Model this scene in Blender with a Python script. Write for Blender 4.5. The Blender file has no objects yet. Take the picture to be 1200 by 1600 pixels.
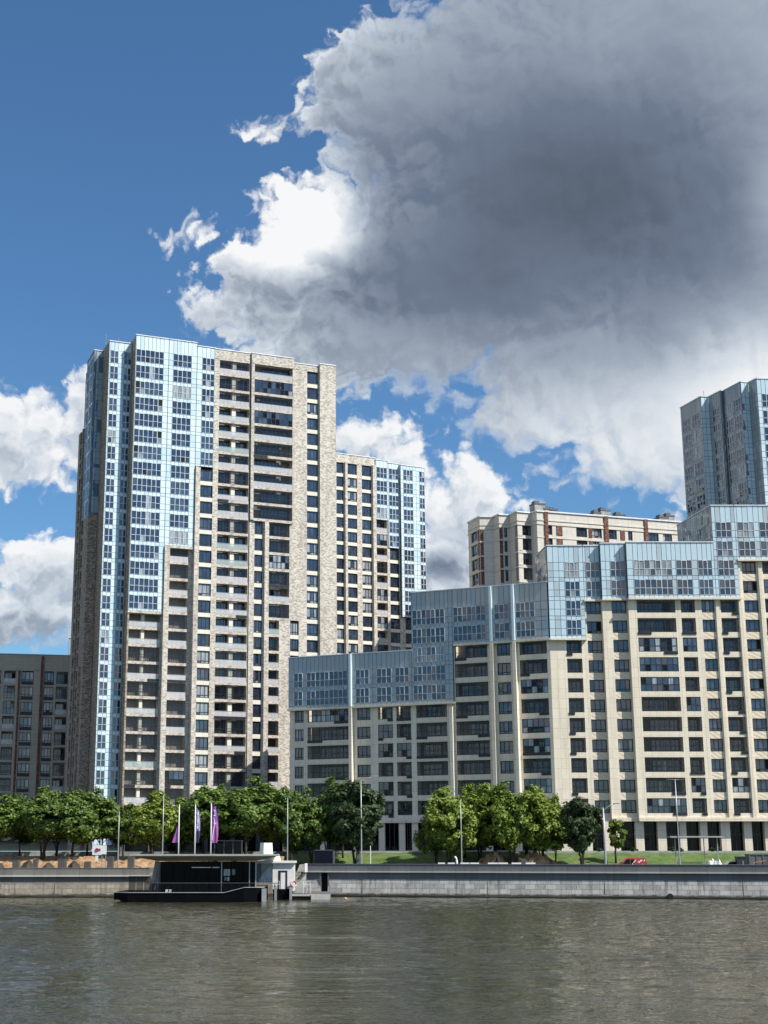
import bpy, math, random, zlib
from mathutils import Vector, Matrix, noise as mnoise
random.seed(7)
sc = bpy.context.scene
COL = sc.collection
R = math.radians

# ------------------------------------------------------------------ camera, light, exposure
FPX, PPX, PPY, PITCH = 2240.0, 493.0, 800.0, R(13.3)
cp, sp = math.cos(PITCH), math.sin(PITCH)
cam = bpy.data.cameras.new("Camera")
cam_o = bpy.data.objects.new("camera", cam); COL.objects.link(cam_o)
cam.sensor_fit = 'VERTICAL'; cam.sensor_height = 36.0
cam.lens = 36.0 * FPX / 1600.0
cam.shift_x = (600.0 - PPX) / 1600.0
cam.clip_start, cam.clip_end = 0.5, 6000
cam_o.location = (0, 0, 0)                    # eye level is z = 0, the river lies 6.1 m below
cam_o.rotation_euler = (R(90) + PITCH, 0, 0)
sc.camera = cam_o

SUN_AZ, SUN_EL = R(118.5), R(47)                # azimuth clockwise from +Y
SUN = Vector((math.sin(SUN_AZ) * math.cos(SUN_EL), math.cos(SUN_AZ) * math.cos(SUN_EL), math.sin(SUN_EL)))
sun = bpy.data.lights.new("Sun", 'SUN'); sun.energy = 4.9; sun.angle = R(0.5); sun.color = (1.0, 0.955, 0.88)
sun_o = bpy.data.objects.new("sun", sun); COL.objects.link(sun_o)
sun_o.rotation_euler = (-SUN).to_track_quat('-Z', 'Y').to_euler()

sc.view_settings.view_transform = 'Standard'; sc.view_settings.look = 'None'
EXPO = 0.42; sc.view_settings.exposure = EXPO; sc.view_settings.gamma = 1.0
sc.view_settings.use_curve_mapping = False
sc.render.engine = 'CYCLES'
sc.cycles.max_bounces = 5; sc.cycles.diffuse_bounces = 2; sc.cycles.glossy_bounces = 3
sc.cycles.transparent_max_bounces = 8; sc.cycles.transmission_bounces = 2
sc.cycles.use_adaptive_sampling = True; sc.cycles.adaptive_threshold = 0.015; sc.cycles.adaptive_min_samples = 8
sc.cycles.caustics_reflective = False; sc.cycles.caustics_refractive = False

# ------------------------------------------------------------------ tiny shader expression helper
class E:
    """a socket in a node tree with arithmetic"""
    def __init__(s, t, sock): s.t, s.s = t, sock
    def _m(s, op, o=None, o2=None, rev=False):
        n = s.t.nodes.new('ShaderNodeMath'); n.operation = op
        a = [s, o] if not rev else [o, s]
        if o2 is not None: a.append(o2)
        for i, x in enumerate(a):
            if x is None: continue
            if isinstance(x, E): s.t.links.new(x.s, n.inputs[i])
            else: n.inputs[i].default_value = x
        return E(s.t, n.outputs[0])
    def __add__(s, o): return s._m('ADD', o)
    __radd__ = __add__
    def __sub__(s, o): return s._m('SUBTRACT', o)
    def __rsub__(s, o): return s._m('SUBTRACT', o, rev=True)
    def __mul__(s, o): return s._m('MULTIPLY', o)
    __rmul__ = __mul__
    def __truediv__(s, o): return s._m('DIVIDE', o)
    def mx(s, o): return s._m('MAXIMUM', o)
    def smx(s, o, k): return s._m('SMOOTH_MAX', o, k)
    def mn(s, o): return s._m('MINIMUM', o)
    def pw(s, o): return s._m('POWER', o)
    def sqrt(s): return s._m('SQRT')
    def ramp(s, a, b, lo=0.0, hi=1.0, smooth=True):
        n = s.t.nodes.new('ShaderNodeMapRange'); n.interpolation_type = 'SMOOTHSTEP' if smooth else 'LINEAR'
        s.t.links.new(s.s, n.inputs[0])
        for i, v in enumerate((a, b, lo, hi)): n.inputs[1 + i].default_value = v
        return E(s.t, n.outputs[0])
def xyz(t, x, y, z=0.0):
    n = t.nodes.new('ShaderNodeCombineXYZ')
    for i, v in enumerate((x, y, z)):
        if isinstance(v, E): t.links.new(v.s, n.inputs[i])
        else: n.inputs[i].default_value = v
    return E(t, n.outputs[0])
def vm(t, op, a, b=None, out=0):
    n = t.nodes.new('ShaderNodeVectorMath'); n.operation = op
    for i, v in enumerate((a, b)):
        if v is None: continue
        if isinstance(v, E): t.links.new(v.s, n.inputs[i])
        else: n.inputs[i].default_value = v
    return E(t, n.outputs[out])
def noise_n(t, v, scale, detail=4, rough=0.5, dist=0.0, dim='2D', out=0):
    n = t.nodes.new('ShaderNodeTexNoise'); n.noise_dimensions = dim
    if v is not None: t.links.new(v.s, n.inputs['Vector'])
    n.inputs['Scale'].default_value = scale; n.inputs['Detail'].default_value = detail
    n.inputs['Roughness'].default_value = rough; n.inputs['Distortion'].default_value = dist
    return E(t, n.outputs[out])
def mixc(t, f, a, b):
    n = t.nodes.new('ShaderNodeMix'); n.data_type = 'RGBA'
    for sk, v in ((n.inputs[0], f), (n.inputs[6], a), (n.inputs[7], b)):
        if isinstance(v, E): t.links.new(v.s, sk)
        elif isinstance(v, (int, float)): sk.default_value = v
        else: sk.default_value = (*v[:3], 1.0)
    return E(t, n.outputs[2])
def cramp(t, f, stops, interp='LINEAR'):
    n = t.nodes.new('ShaderNodeValToRGB'); n.color_ramp.interpolation = interp
    el = n.color_ramp.elements
    while len(el) < len(stops): el.new(0.5)
    for e, (p, c) in zip(el, stops): e.position = p; e.color = (*c, 1.0)
    t.links.new(f.s, n.inputs[0])
    return E(t, n.outputs[0])

# ------------------------------------------------------------------ sky: Nishita plus a layer of cumulus laid out by direction
w = bpy.data.worlds.new("World"); sc.world = w; w.use_nodes = True
w.cycles.sampling_method = 'MANUAL'; w.cycles.sample_map_resolution = 512
T = w.node_tree; T.nodes.clear()
out = T.nodes.new('ShaderNodeOutputWorld'); bg = T.nodes.new('ShaderNodeBackground')
T.links.new(bg.outputs[0], out.inputs[0]); bg.inputs[1].default_value = 0.12
sky = T.nodes.new('ShaderNodeTexSky'); sky.sky_type = 'NISHITA'; sky.sun_disc = False
sky.sun_elevation = SUN_EL; sky.sun_rotation = SUN_AZ; sky.air_density = 1.0; sky.dust_density = 0.4; sky.ozone_density = 2.2
tc = T.nodes.new('ShaderNodeTexCoord'); D = E(T, tc.outputs['Generated'])

# cumulus blobs: (azimuth-ish u, elevation-ish v, ru, rv), in units of 2.56 degrees round a point 13.3 deg above the horizon
MAINB = [(8.8,2.2,3.5,3.0),(11.2,0.2,3.9,3.2),(6.4,1.5,1.75,1.25),(7.6,4.2,3.6,1.5),(5.0,3.6,1.35,0.8),(4.45,4.2,1.15,0.75),
         (4.0,4.85,1.05,0.42),(6.1,5.15,2.4,1.0),(9.3,5.7,2.3,1.15),(10.9,6.3,2.4,1.3),(12.0,3.5,2.6,3.4),
         (8.3,6.4,1.4,0.72),(9.9,7.15,1.6,0.62),(5.85,0.75,0.5,0.5),(11.5,7.4,1.6,0.7),(13.5,5.5,2.5,3.0),(10.4,4.9,1.6,1.2)]
LOWB = [(3.0,3.65,0.36,0.14),(4.2,2.0,0.34,0.12),(0.2,6.9,1.3,0.8),(1.5,6.5,0.8,0.75),(0.9,8.95,1.15,0.62),(0.2,9.6,1.6,0.55),(5.75,6.9,0.85,0.42),
        (6.4,7.25,0.5,0.3),(7.3,7.9,0.9,0.68),(6.9,8.75,1.1,0.8),(2.5,9.4,1.5,0.9),(-2.8,8.0,1.2,1.0),(4.6,9.0,2.4,0.8),
        (8.9,9.4,2.5,0.6),(13.5,8.2,3.0,1.2),(-4.0,6.0,2.5,1.5)]
def density_group():
    g = bpy.data.node_groups.new('cloud_density', 'ShaderNodeTree')
    g.interface.new_socket('P', in_out='INPUT', socket_type='NodeSocketVector')
    for nm in ('Main', 'Low', 'Raw'): g.interface.new_socket(nm, in_out='OUTPUT', socket_type='NodeSocketFloat')
    gi = g.nodes.new('NodeGroupInput'); go = g.nodes.new('NodeGroupOutput')
    P = E(g, gi.outputs[0])
    w1 = vm(g, 'SUBTRACT', noise_n(g, P, 0.75, 3, 0.5, out=1), (0.5, 0.5, 0.5))
    w2 = vm(g, 'SUBTRACT', noise_n(g, P, 2.6, 4, 0.62, out=1), (0.5, 0.5, 0.5))
    P1 = vm(g, 'ADD', P, vm(g, 'ADD', vm(g, 'MULTIPLY', w1, (0.9, 0.8, 0)), vm(g, 'MULTIPLY', w2, (0.38, 0.34, 0))))
    def field(blobs):
        f = None
        for (cx, cy, rx, ry) in blobs:
            q = vm(g, 'MULTIPLY', vm(g, 'SUBTRACT', P1, (cx, cy, 0)), (1 / rx, 1 / ry, 0))
            d = (1.0 - vm(g, 'LENGTH', q, out=1)) * min(rx, ry, 1.6)
            f = d if f is None else f.smx(d, 0.18)
        return f
    n2 = noise_n(g, P1, 1.7, 7, 0.60) - 0.5
    v = g.nodes.new('ShaderNodeTexVoronoi'); v.voronoi_dimensions = '2D'; v.feature = 'SMOOTH_F1'; v.inputs['Smoothness'].default_value = 0.35
    v.inputs['Scale'].default_value = 2.6; v.inputs['Detail'].default_value = 1.6; v.inputs['Roughness'].default_value = 0.55
    g.links.new(P1.s, v.inputs['Vector'])
    bil = 0.42 - E(g, v.outputs['Distance'])
    tex = n2 * 0.55 + bil * 0.34 + 0.16
    fm = field(MAINB); fl = field(LOWB)
    for sk, e in zip(go.inputs, (fm + tex, fl + tex, fm)): g.links.new(e.s, sk)
    return g
DG = density_group()
def dens(P):
    n = T.nodes.new('ShaderNodeGroup'); n.node_tree = DG; T.links.new(P.s, n.inputs[0])
    return [E(T, o) for o in n.outputs]
df = vm(T, 'DOT_PRODUCT', D, (0, cp, sp), 1).mx(0.02)
K = FPX / 100.0
U = vm(T, 'DOT_PRODUCT', D, (1, 0, 0), 1) / df * K + PPX / 100
V = PPY / 100 - vm(T, 'DOT_PRODUCT', D, (0, -sp, cp), 1) / df * K
P = xyz(T, U, V, 0.0)
m0, l0, r0 = dens(P)
m1, l1, r1 = dens(vm(T, 'ADD', P, (0.10, -0.20, 0.0)))
side = U.ramp(4.8, 7.2)
mm = m0.ramp(-0.02, 0.20) * (1.0 - side) + m0.ramp(0.02, 0.46) * side; lm = l0.ramp(-0.02, 0.26)
def gauss(cx, cy, rx, ry):
    q = vm(T, 'MULTIPLY', vm(T, 'SUBTRACT', P, (cx, cy, 0)), (1 / rx, 1 / ry, 0))
    return vm(T, 'LENGTH', q, out=1).ramp(0.0, 1.0, 1.0, 0.0)
big = noise_n(T, P, 0.55, 5, 0.55) - 0.5
relm = ((m0 - m1) * 2.2).mx(-0.5).mn(0.5)
rell = ((l0 - l1) * 2.2).mx(-0.5).mn(0.5)
edge = m0.ramp(0.1, 1.1, 1.0, 0.25)
shm = (0.93 - m0.ramp(0.0, 0.42) * 0.37 + relm * edge * (0.30 - side * 0.14) + big * 0.16
       - gauss(9.0, 3.3, 6.2, 3.1) * 0.50 - gauss(6.6, 4.7, 3.6, 1.3) * 0.14 + gauss(4.5, 3.5, 1.7, 1.25) * 0.95
       - gauss(9.3, 0.8, 5.6, 3.2) * 0.14 + gauss(12.2, 6.3, 2.6, 2.4) * 0.40 + gauss(9.6, 6.9, 3.6, 1.5) * 0.30 + gauss(12.4, 3.2, 1.2, 1.8) * 0.24)
shl = 0.92 - l0.ramp(0.1, 1.0) * 0.22 + rell * 0.34 + big * 0.3 - gauss(6.9, 8.8, 0.9, 0.5) * 0.45 - gauss(0.6, 10.0, 2.5, 1.2) * 0.28
stops = [(0.0, (0.10, 0.127, 0.175)), (0.22, (0.155, 0.195, 0.27)), (0.5, (0.34, 0.395, 0.48)), (0.76, (0.62, 0.68, 0.75)), (1.0, (0.93, 0.94, 0.95))]
cm = cramp(T, shm, stops); cl = cramp(T, shl, stops)
S = 1.0 / bg.inputs[1].default_value / 2 ** EXPO
skyc = E(T, sky.outputs[0])
scal = vm(T, 'MULTIPLY', skyc, (0.44, 0.655, 0.80))
c1 = mixc(T, lm * 0.97, scal, vm(T, 'MULTIPLY', cl, (S, S, S)))
c2 = mixc(T, mm, c1, vm(T, 'MULTIPLY', cm, (S, S, S)))
# the half of the sky behind and beside the camera: unseen broken cloud, cover raised to whiten ambient light
up = vm(T, 'DOT_PRODUCT', D, (0, 0, 1), 1)
bk = vm(T, 'DIVIDE', D, xyz(T, up.mx(0.08), up.mx(0.08), 1.0))
bn = noise_n(T, bk, 0.55, 8, 0.58)
bmask = bn.ramp(0.47, 0.62)
bcol = cramp(T, bn, [(0.5, (0.95, 0.94, 0.91)), (0.8, (0.66, 0.67, 0.68))])
c3 = mixc(T, bmask * up.ramp(0.0, 0.1) * 0.9, scal, vm(T, 'MULTIPLY', bcol, (S, S, S)))
front = vm(T, 'DOT_PRODUCT', D, (0, 1, 0), 1).ramp(0.62, 0.78)
T.links.new(mixc(T, front, c3, c2).s, bg.inputs[0])
# ------------------------------------------------------------------ materials
MATS = {}
def mat(name, base=(0.5, 0.5, 0.5), rough=0.6, metal=0.0, spec=0.5, ior=None):
    m = bpy.data.materials.new(name); m.use_nodes = True
    b = m.node_tree.nodes['Principled BSDF']
    b.inputs['Base Color'].default_value = (*base, 1); b.inputs['Roughness'].default_value = rough
    b.inputs['Metallic'].default_value = metal; b.inputs['Specular IOR Level'].default_value = spec
    if ior: b.inputs['IOR'].default_value = ior
    MATS[name] = m
    return m, m.node_tree, b
def uvn(t):
    n = t.nodes.new('ShaderNodeTexCoord'); return E(t, n.outputs['UV'])
def objn(t):
    n = t.nodes.new('ShaderNodeTexCoord'); return E(t, n.outputs['Object'])
def bump(t, b, h, strength=0.3, dist=0.05):
    n = t.nodes.new('ShaderNodeBump'); n.inputs['Strength'].default_value = strength; n.inputs['Distance'].default_value = dist
    t.links.new(h.s, n.inputs['Height']); t.links.new(n.outputs[0], b.inputs['Normal'])
def mottled(name, cols, scale=1.0, bw=0.40, bh=0.20, rough=0.85):
    """brick slips of mixed colours, UV in metres"""
    m, t, b = mat(name, rough=rough)
    uv = uvn(t)
    s = t.nodes.new('ShaderNodeSeparateXYZ'); t.links.new(uv.s, s.inputs[0])
    x, y = E(t, s.outputs[0]), E(t, s.outputs[1])
    row = (y / bh)._m('FLOOR'); col = (x / bw + row * 0.5)._m('FLOOR')
    wn = t.nodes.new('ShaderNodeTexWhiteNoise'); wn.noise_dimensions = '2D'
    t.links.new(xyz(t, col, row).s, wn.inputs['Vector'])
    f = E(t, wn.outputs['Value'])
    cl = noise_n(t, uv, 0.9 * scale, 3, 0.6) - 0.5
    st = noise_n(t, vm(t, 'MULTIPLY', uv, (0.9, 0.06, 1)), 0.7, 4, 0.6)
    c = cramp(t, f + cl * 0.25, cols, 'CONSTANT')
    c = mixc(t, st.ramp(0.4, 0.75, 0.0, 0.28), c, (0.13, 0.12, 0.10))
    t.links.new(c.s, b.inputs['Base Color'])
    return m
def stone(name, c0, c1, pw=1.2, ph=0.8, rough=0.8, joint=0.6, streak=0.25, off=0.0):
    """sawn stone panels with joints and faint weather streaks, UV in metres"""
    m, t, b = mat(name, rough=rough)
    uv = uvn(t)
    br = t.nodes.new('ShaderNodeTexBrick'); t.links.new(uv.s, br.inputs['Vector'])
    br.offset = off; br.inputs['Scale'].default_value = 1.0; br.inputs['Brick Width'].default_value = pw
    br.inputs['Row Height'].default_value = ph; br.inputs['Mortar Size'].default_value = 0.026
    br.inputs['Color1'].default_value = (*c0, 1); br.inputs['Color2'].default_value = (*c1, 1)
    br.inputs['Mortar'].default_value = (*[v * joint for v in c0], 1)
    n1 = noise_n(t, vm(t, 'MULTIPLY', uv, (1.6, 0.10, 1)), 0.8, 5, 0.6)
    n2 = noise_n(t, uv, 3.0, 5, 0.6)
    c = mixc(t, n1.ramp(0.42, 0.8, 0.0, streak), E(t, br.outputs[0]), [v * 0.45 for v in c0])
    c = mixc(t, n2.ramp(0.3, 0.7, 0.0, 0.2), c, [min(1, v * 1.2) for v in c1])
    t.links.new(c.s, b.inputs['Base Color'])
    return m
def plain(name, c, rough=0.6, metal=0.0, var=0.12, spec=0.5):
    m, t, b = mat(name, c, rough, metal, spec)
    n = noise_n(t, objn(t), 0.8, 5, 0.6, dim='3D')
    t.links.new(mixc(t, n.ramp(0.35, 0.7), [v * (1 - var) for v in c], [min(1, v * (1 + var)) for v in c]).s, b.inputs['Base Color'])
    return m
def glassy(name, c, c2=None, ior=2.0, rough=0.02, wob=0.0):
    m, t, b = mat(name, c, rough, 0.0, 0.5, ior)
    if c2:
        n = noise_n(t, vm(t, 'MULTIPLY', objn(t), (4.5, 4.5, 0.3) if 'curtain' in name else (0.9, 0.9, 0.5)), 0.9, 2, 0.5, dim='3D')
        t.links.new(mixc(t, n.ramp(0.38, 0.62), c, c2).s, b.inputs['Base Color'])
    if wob:
        bump(t, b, noise_n(t, objn(t), 0.5, 2, 0.5, dim='3D'), wob, 0.2)
    return m
def screen(name, c, alpha, rough=0.12, ior=1.6):
    m, t, b = mat(name, c, rough, 0.0, 0.5, ior)
    b.inputs['Alpha'].default_value = alpha
    return m

def dim(c, f): return tuple(v * f for v in c)
BR = [(0.0, (0.38, 0.335, 0.285)), (0.2, (0.49, 0.445, 0.38)), (0.40, (0.57, 0.52, 0.45)), (0.60, (0.62, 0.575, 0.50)), (0.82, (0.67, 0.625, 0.55))]
mottled('brick_light', BR, 1.0)
mottled('brick_band', [(0.0, (0.38, 0.32, 0.27)), (0.25, (0.49, 0.43, 0.37)), (0.5, (0.57, 0.51, 0.44)), (0.8, (0.63, 0.57, 0.50))], 1.3)
mottled('brick_dark', [(0.0, (0.20, 0.155, 0.115)), (0.3, (0.29, 0.235, 0.18)), (0.55, (0.37, 0.305, 0.24)), (0.8, (0.44, 0.375, 0.30))], 1.0)  # same brick mix, darkened for the tower's shaded sides and recesses
mottled('brick_red', [(0.0, (0.10, 0.032, 0.02)), (0.3, (0.15, 0.05, 0.032)), (0.6, (0.20, 0.08, 0.052)), (0.85, (0.26, 0.15, 0.11))], 1.0, 0.4, 0.16)
stone('cream_panel', (0.70, 0.66, 0.55), (0.75, 0.71, 0.61), 1.5, 3.0, joint=0.8, streak=0.1)
stone('stone_beige', (0.78, 0.675, 0.53), (0.85, 0.765, 0.61), 1.15, 1.6, joint=0.66, streak=0.34)
stone('stone_pale', (0.60, 0.565, 0.50), (0.66, 0.625, 0.56), 1.4, 0.8, joint=0.75, streak=0.2)
plain('inner_render', (0.24, 0.23, 0.22), 0.9)
stone('stone_grey', (0.46, 0.40, 0.32), (0.51, 0.45, 0.36), 1.4, 0.8, joint=0.75, streak=0.2)
m_, t_, b_ = mat('carved_stone', (0.66, 0.56, 0.39), 0.85)
uv_ = uvn(t_)
wv = t_.nodes.new('ShaderNodeTexWave'); t_.links.new(vm(t_, 'MULTIPLY', uv_, (1, 1.6, 1)).s, wv.inputs['Vector']); wv.bands_direction = 'DIAGONAL'
wv.inputs['Scale'].default_value = 0.55; wv.inputs['Distortion'].default_value = 4.0; wv.inputs['Detail'].default_value = 2
t_.links.new(mixc(t_, E(t_, wv.outputs[1]), (0.81, 0.71, 0.56), (0.72, 0.60, 0.45)).s, b_.inputs['Base Color'])
bump(t_, b_, E(t_, wv.outputs[1]), 0.35, 0.05)
glassy('panel_pale', (0.66, 0.78, 0.82), ior=1.5, rough=0.08)
glassy('panel_pale_b', (0.54, 0.69, 0.76), ior=1.55, rough=0.06)
glassy('panel_blue', (0.34, 0.43, 0.49), ior=1.6, rough=0.05)
glassy('panel_blue_b', (0.44, 0.53, 0.57), ior=1.6, rough=0.05)
glassy('panel_slate', (0.29, 0.33, 0.345), ior=1.6, rough=0.05)  # glass panels with shade in the colour, for faces turned from the sun
glassy('panel_shade_b', (0.38, 0.42, 0.43), ior=1.6, rough=0.06)
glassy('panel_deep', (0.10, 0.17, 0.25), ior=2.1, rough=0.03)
plain('joint', (0.11, 0.15, 0.18), 0.5)
plain('mullion', (0.60, 0.68, 0.71), 0.45)
plain('frame_dark', (0.022, 0.024, 0.030), 0.4, var=0.2)
plain('frame_brown', (0.05, 0.045, 0.042), 0.45)
glassy('pane_dark', (0.012, 0.020, 0.042), (0.028, 0.044, 0.082), 1.9)  # blue of the reflected sky worked into the base colours, here and below
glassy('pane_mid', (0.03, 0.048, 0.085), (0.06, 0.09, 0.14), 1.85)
glassy('pane_curtain', (0.20, 0.23, 0.26), (0.40, 0.42, 0.43), 1.7)
glassy('pane_room', (0.05, 0.045, 0.05), (0.13, 0.11, 0.11), 1.6)
plain('void', (0.006, 0.006, 0.007), 0.9)
screen('balcony_glass', (0.58, 0.59, 0.60), 0.80)
screen('balcony_glass_green', (0.46, 0.55, 0.54), 0.7)
screen('balcony_glass_rose', (0.62, 0.59, 0.60), 0.82)
screen('clear_glass', (0.02, 0.027, 0.035), 0.28, 0.02, 1.7)
plain('basket', (0.035, 0.037, 0.042), 0.6)
plain('white_cap', (0.72, 0.76, 0.80), 0.5)
plain('roofing', (0.20, 0.20, 0.20), 0.9)
plain('duct', (0.10, 0.11, 0.12), 0.6)
plain('white_paint', (0.78, 0.78, 0.76), 0.5, var=0.06)
plain('grey_metal', (0.40, 0.42, 0.43), 0.45, 0.4)
plain('concrete', (0.34, 0.33, 0.31), 0.85, var=0.25)
plain('concrete_dark', (0.10, 0.095, 0.09), 0.9, var=0.25)
plain('hull', (0.0022, 0.0026, 0.004), 0.6, var=0.3, spec=0.08)
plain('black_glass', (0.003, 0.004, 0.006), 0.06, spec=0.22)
plain('hall_glass', (0.0015, 0.002, 0.003), 0.12, spec=0.09)
screen('smoked_glass', (0.004, 0.005, 0.007), 0.72, 0.05, 1.3)
plain('fascia', (0.36, 0.36, 0.32), 0.7)
plain('red_paint', (0.42, 0.035, 0.04), 0.35)
plain('navy', (0.007, 0.009, 0.022), 0.6, spec=0.2)
plain('orange', (0.55, 0.22, 0.04), 0.5)
plain('rubber', (0.02, 0.02, 0.02), 0.8)
plain('flag_purple', (0.19, 0.06, 0.30), 0.7, var=0.1)
plain('flag_magenta', (0.36, 0.10, 0.36), 0.7, var=0.1)
plain('flag_lilac', (0.30, 0.26, 0.52), 0.7, var=0.1)
plain('flag_navy', (0.05, 0.04, 0.13), 0.7, var=0.1)
plain('algae', (0.022, 0.020, 0.011), 0.5, var=.4)
plain('rust', (0.11, 0.055, 0.03), 0.9, var=.3)
plain('bark', (0.055, 0.042, 0.032), 0.95, var=0.3)
plain('bin_blue', (0.03, 0.035, 0.055), 0.6)
plain('tarp', (0.50, 0.62, 0.66), 0.5)
plain('skip_grey', (0.10, 0.11, 0.12), 0.7, var=0.3)

# ------------------------------------------------------------------ mesh collector (UVs in metres)
class Fr:
    """a vertical facade frame: s runs along it, d outward, z up"""
    def __init__(f, x, y, ang):
        f.x, f.y, f.a = x, y, ang; f.c, f.s_ = math.cos(ang), math.sin(ang)
    def p(f, s, d, z): return (f.x + f.c * s + f.s_ * d, f.y + f.s_ * s - f.c * d, z)
    def shift(f, d, s=0.0):
        q = f.p(s, d, 0); return Fr(q[0], q[1], f.a)
    def spx(f, px, z):
        k = (px - PPX) / FPX
        return (k * (cp * f.y + sp * z) - f.x) / (f.c - k * cp * f.s_)
def seg(x0, y0, x1, y1): return Fr(x0, y0, math.atan2(y1 - y0, x1 - x0)), math.hypot(x1 - x0, y1 - y0)
def zat(py, Y):
    r = (PPY - py) / FPX
    return Y * (sp + r * cp) / (cp - r * sp)
def xat(px, Y, z): return (px - PPX) / FPX * (cp * Y + sp * z)
IDF = Fr(0, 0, 0)
class MB:
    def __init__(m): m.v, m.f, m.mi, m.uv, m.ms = [], [], [], [], []
    def slot(m, name):
        if name not in m.ms: m.ms.append(name)
        return m.ms.index(name)
    def face(m, pts, mt, uvs=None):
        i = len(m.v); m.v += [tuple(p) for p in pts]; m.f.append(tuple(range(i, i + len(pts)))); m.mi.append(m.slot(mt))
        if uvs is None:
            p0 = Vector(pts[0]); n = (Vector(pts[1]) - p0).cross(Vector(pts[2]) - p0)
            if abs(n.z) > 0.7 * n.length: uvs = [(p[0], p[1]) for p in pts]
            else:
                h = Vector((-n.y, n.x, 0)); h = h.normalized() if h.length > 1e-9 else Vector((1, 0, 0))
                uvs = [(p[0] * h.x + p[1] * h.y, p[2]) for p in pts]
        m.uv += uvs
    def box(m, fr, s0, s1, d0, d1, z0, z1, mt, skip='', top=None):
        """d1 > d0 is the outer face; skip letters: b back, f front, l, r, t top, u under"""
        P = lambda s, d, z: fr.p(s, d, z)
        if 'f' not in skip: m.face([P(s0, d1, z0), P(s1, d1, z0), P(s1, d1, z1), P(s0, d1, z1)], mt, [(s0, z0), (s1, z0), (s1, z1), (s0, z1)])
        if 'b' not in skip: m.face([P(s1, d0, z0), P(s0, d0, z0), P(s0, d0, z1), P(s1, d0, z1)], mt, [(s1, z0), (s0, z0), (s0, z1), (s1, z1)])
        if 'l' not in skip: m.face([P(s0, d0, z0), P(s0, d1, z0), P(s0, d1, z1), P(s0, d0, z1)], mt, [(d0, z0), (d1, z0), (d1, z1), (d0, z1)])
        if 'r' not in skip: m.face([P(s1, d1, z0), P(s1, d0, z0), P(s1, d0, z1), P(s1, d1, z1)], mt, [(d1, z0), (d0, z0), (d0, z1), (d1, z1)])
        if 't' not in skip: m.face([P(s0, d1, z1), P(s1, d1, z1), P(s1, d0, z1), P(s0, d0, z1)], top or mt, [(s0, d1), (s1, d1), (s1, d0), (s0, d0)])
        if 'u' not in skip: m.face([P(s0, d0, z0), P(s1, d0, z0), P(s1, d1, z0), P(s0, d1, z0)], mt, [(s0, d0), (s1, d0), (s1, d1), (s0, d1)])
    def prism(m, poly, z0, z1, mt, top=None, bottom=True):
        """poly: counter-clockwise (x, y) list"""
        n = len(poly)
        for i in range(n):
            a, b = poly[i], poly[(i + 1) % n]
            m.face([(a[0], a[1], z0), (b[0], b[1], z0), (b[0], b[1], z1), (a[0], a[1], z1)], mt)
        m.face([(p[0], p[1], z1) for p in poly], top or mt)
        if bottom: m.face([(p[0], p[1], z0) for p in reversed(poly)], mt)
    def tube(m, pts, rads, n, mt, cap=True):
        rings = []
        for i, p in enumerate(pts):
            p = Vector(p)
            a = Vector(pts[max(i - 1, 0)]); b = Vector(pts[min(i + 1, len(pts) - 1)])
            d = (b - a).normalized(); u = d.orthogonal().normalized() if abs(d.z) < 0.95 else Vector((1, 0, 0)); u = (u - d * u.dot(d)).normalized(); v = d.cross(u)
            r = rads[i] if isinstance(rads, (list, tuple)) else rads
            rings.append([tuple(p + (u * math.cos(t) + v * math.sin(t)) * r) for t in [2 * math.pi * k / n for k in range(n)]])
        base = len(m.v); s = m.slot(mt)
        for r_ in rings: m.v += r_
        for i in range(len(rings) - 1):
            for k in range(n):
                a = base + i * n + k; b = base + i * n + (k + 1) % n
                m.f.append((a, b, b + n, a + n)); m.mi.append(s); m.uv += [(k / n, i), ((k + 1) / n, i), ((k + 1) / n, i + 1), (k / n, i + 1)]
        if cap:
            for k0, rev in ((base, True), (base + (len(rings) - 1) * n, False)):
                q = list(range(k0, k0 + n)); q = q[::-1] if rev else q
                m.f.append(tuple(q)); m.mi.append(s); m.uv += [(0, 0)] * n
    def add(m, o, M):
        """append another collector through a matrix"""
        i = len(m.v); m.v += [tuple(M @ Vector(p)) for p in o.v]
        sl = [m.slot(x) for x in o.ms]
        m.f += [tuple(k + i for k in f) for f in o.f]; m.mi += [sl[k] for k in o.mi]; m.uv += o.uv
    def mesh(m, name, off=(0, 0, 0), smooth=False):
        me = bpy.data.meshes.new(name)
        me.from_pydata([(a - off[0], b - off[1], c - off[2]) for a, b, c in m.v], [], m.f)
        for s in m.ms: me.materials.append(MATS[s])
        me.polygons.foreach_set('material_index', m.mi)
        ul = me.uv_layers.new(name='UVMap'); flat = [c for uv in m.uv for c in uv]
        ul.data.foreach_set('uv', flat)
        if smooth: me.polygons.foreach_set('use_smooth', [True] * len(m.f))
        me.update()
        return me
def obj(name, data, parent=None, loc=None, rz=0.0):
    o = bpy.data.objects.new(name, data); COL.objects.link(o)
    if parent: o.parent = parent
    if loc is not None: o.location = loc
    if rz: o.rotation_euler = (0, 0, rz)
    return o
def tag(o, label=None, cat=None, group=None, kind=None):
    if label: o['label'] = label
    if cat: o['category'] = cat
    if group: o['group'] = group
    if kind: o['kind'] = kind
    return o
def thing(name, label, cat, loc, group=None, rz=0.0):
    return tag(obj(name, None, None, loc, rz), label, cat, group)
def part(name, mb, parent, smooth=False, label=None):
    """mb in world coordinates, parent an unrotated root"""
    off = Vector((0, 0, 0)); q = parent
    while q: off += q.location; q = q.parent
    o = obj(name, mb.mesh(name, off, smooth), parent)
    if label: o['label'] = label
    return o
def lpart(name, mb, parent, smooth=False, loc=None):
    return obj(name, mb.mesh(name, (0, 0, 0), smooth), parent, loc)
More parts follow.
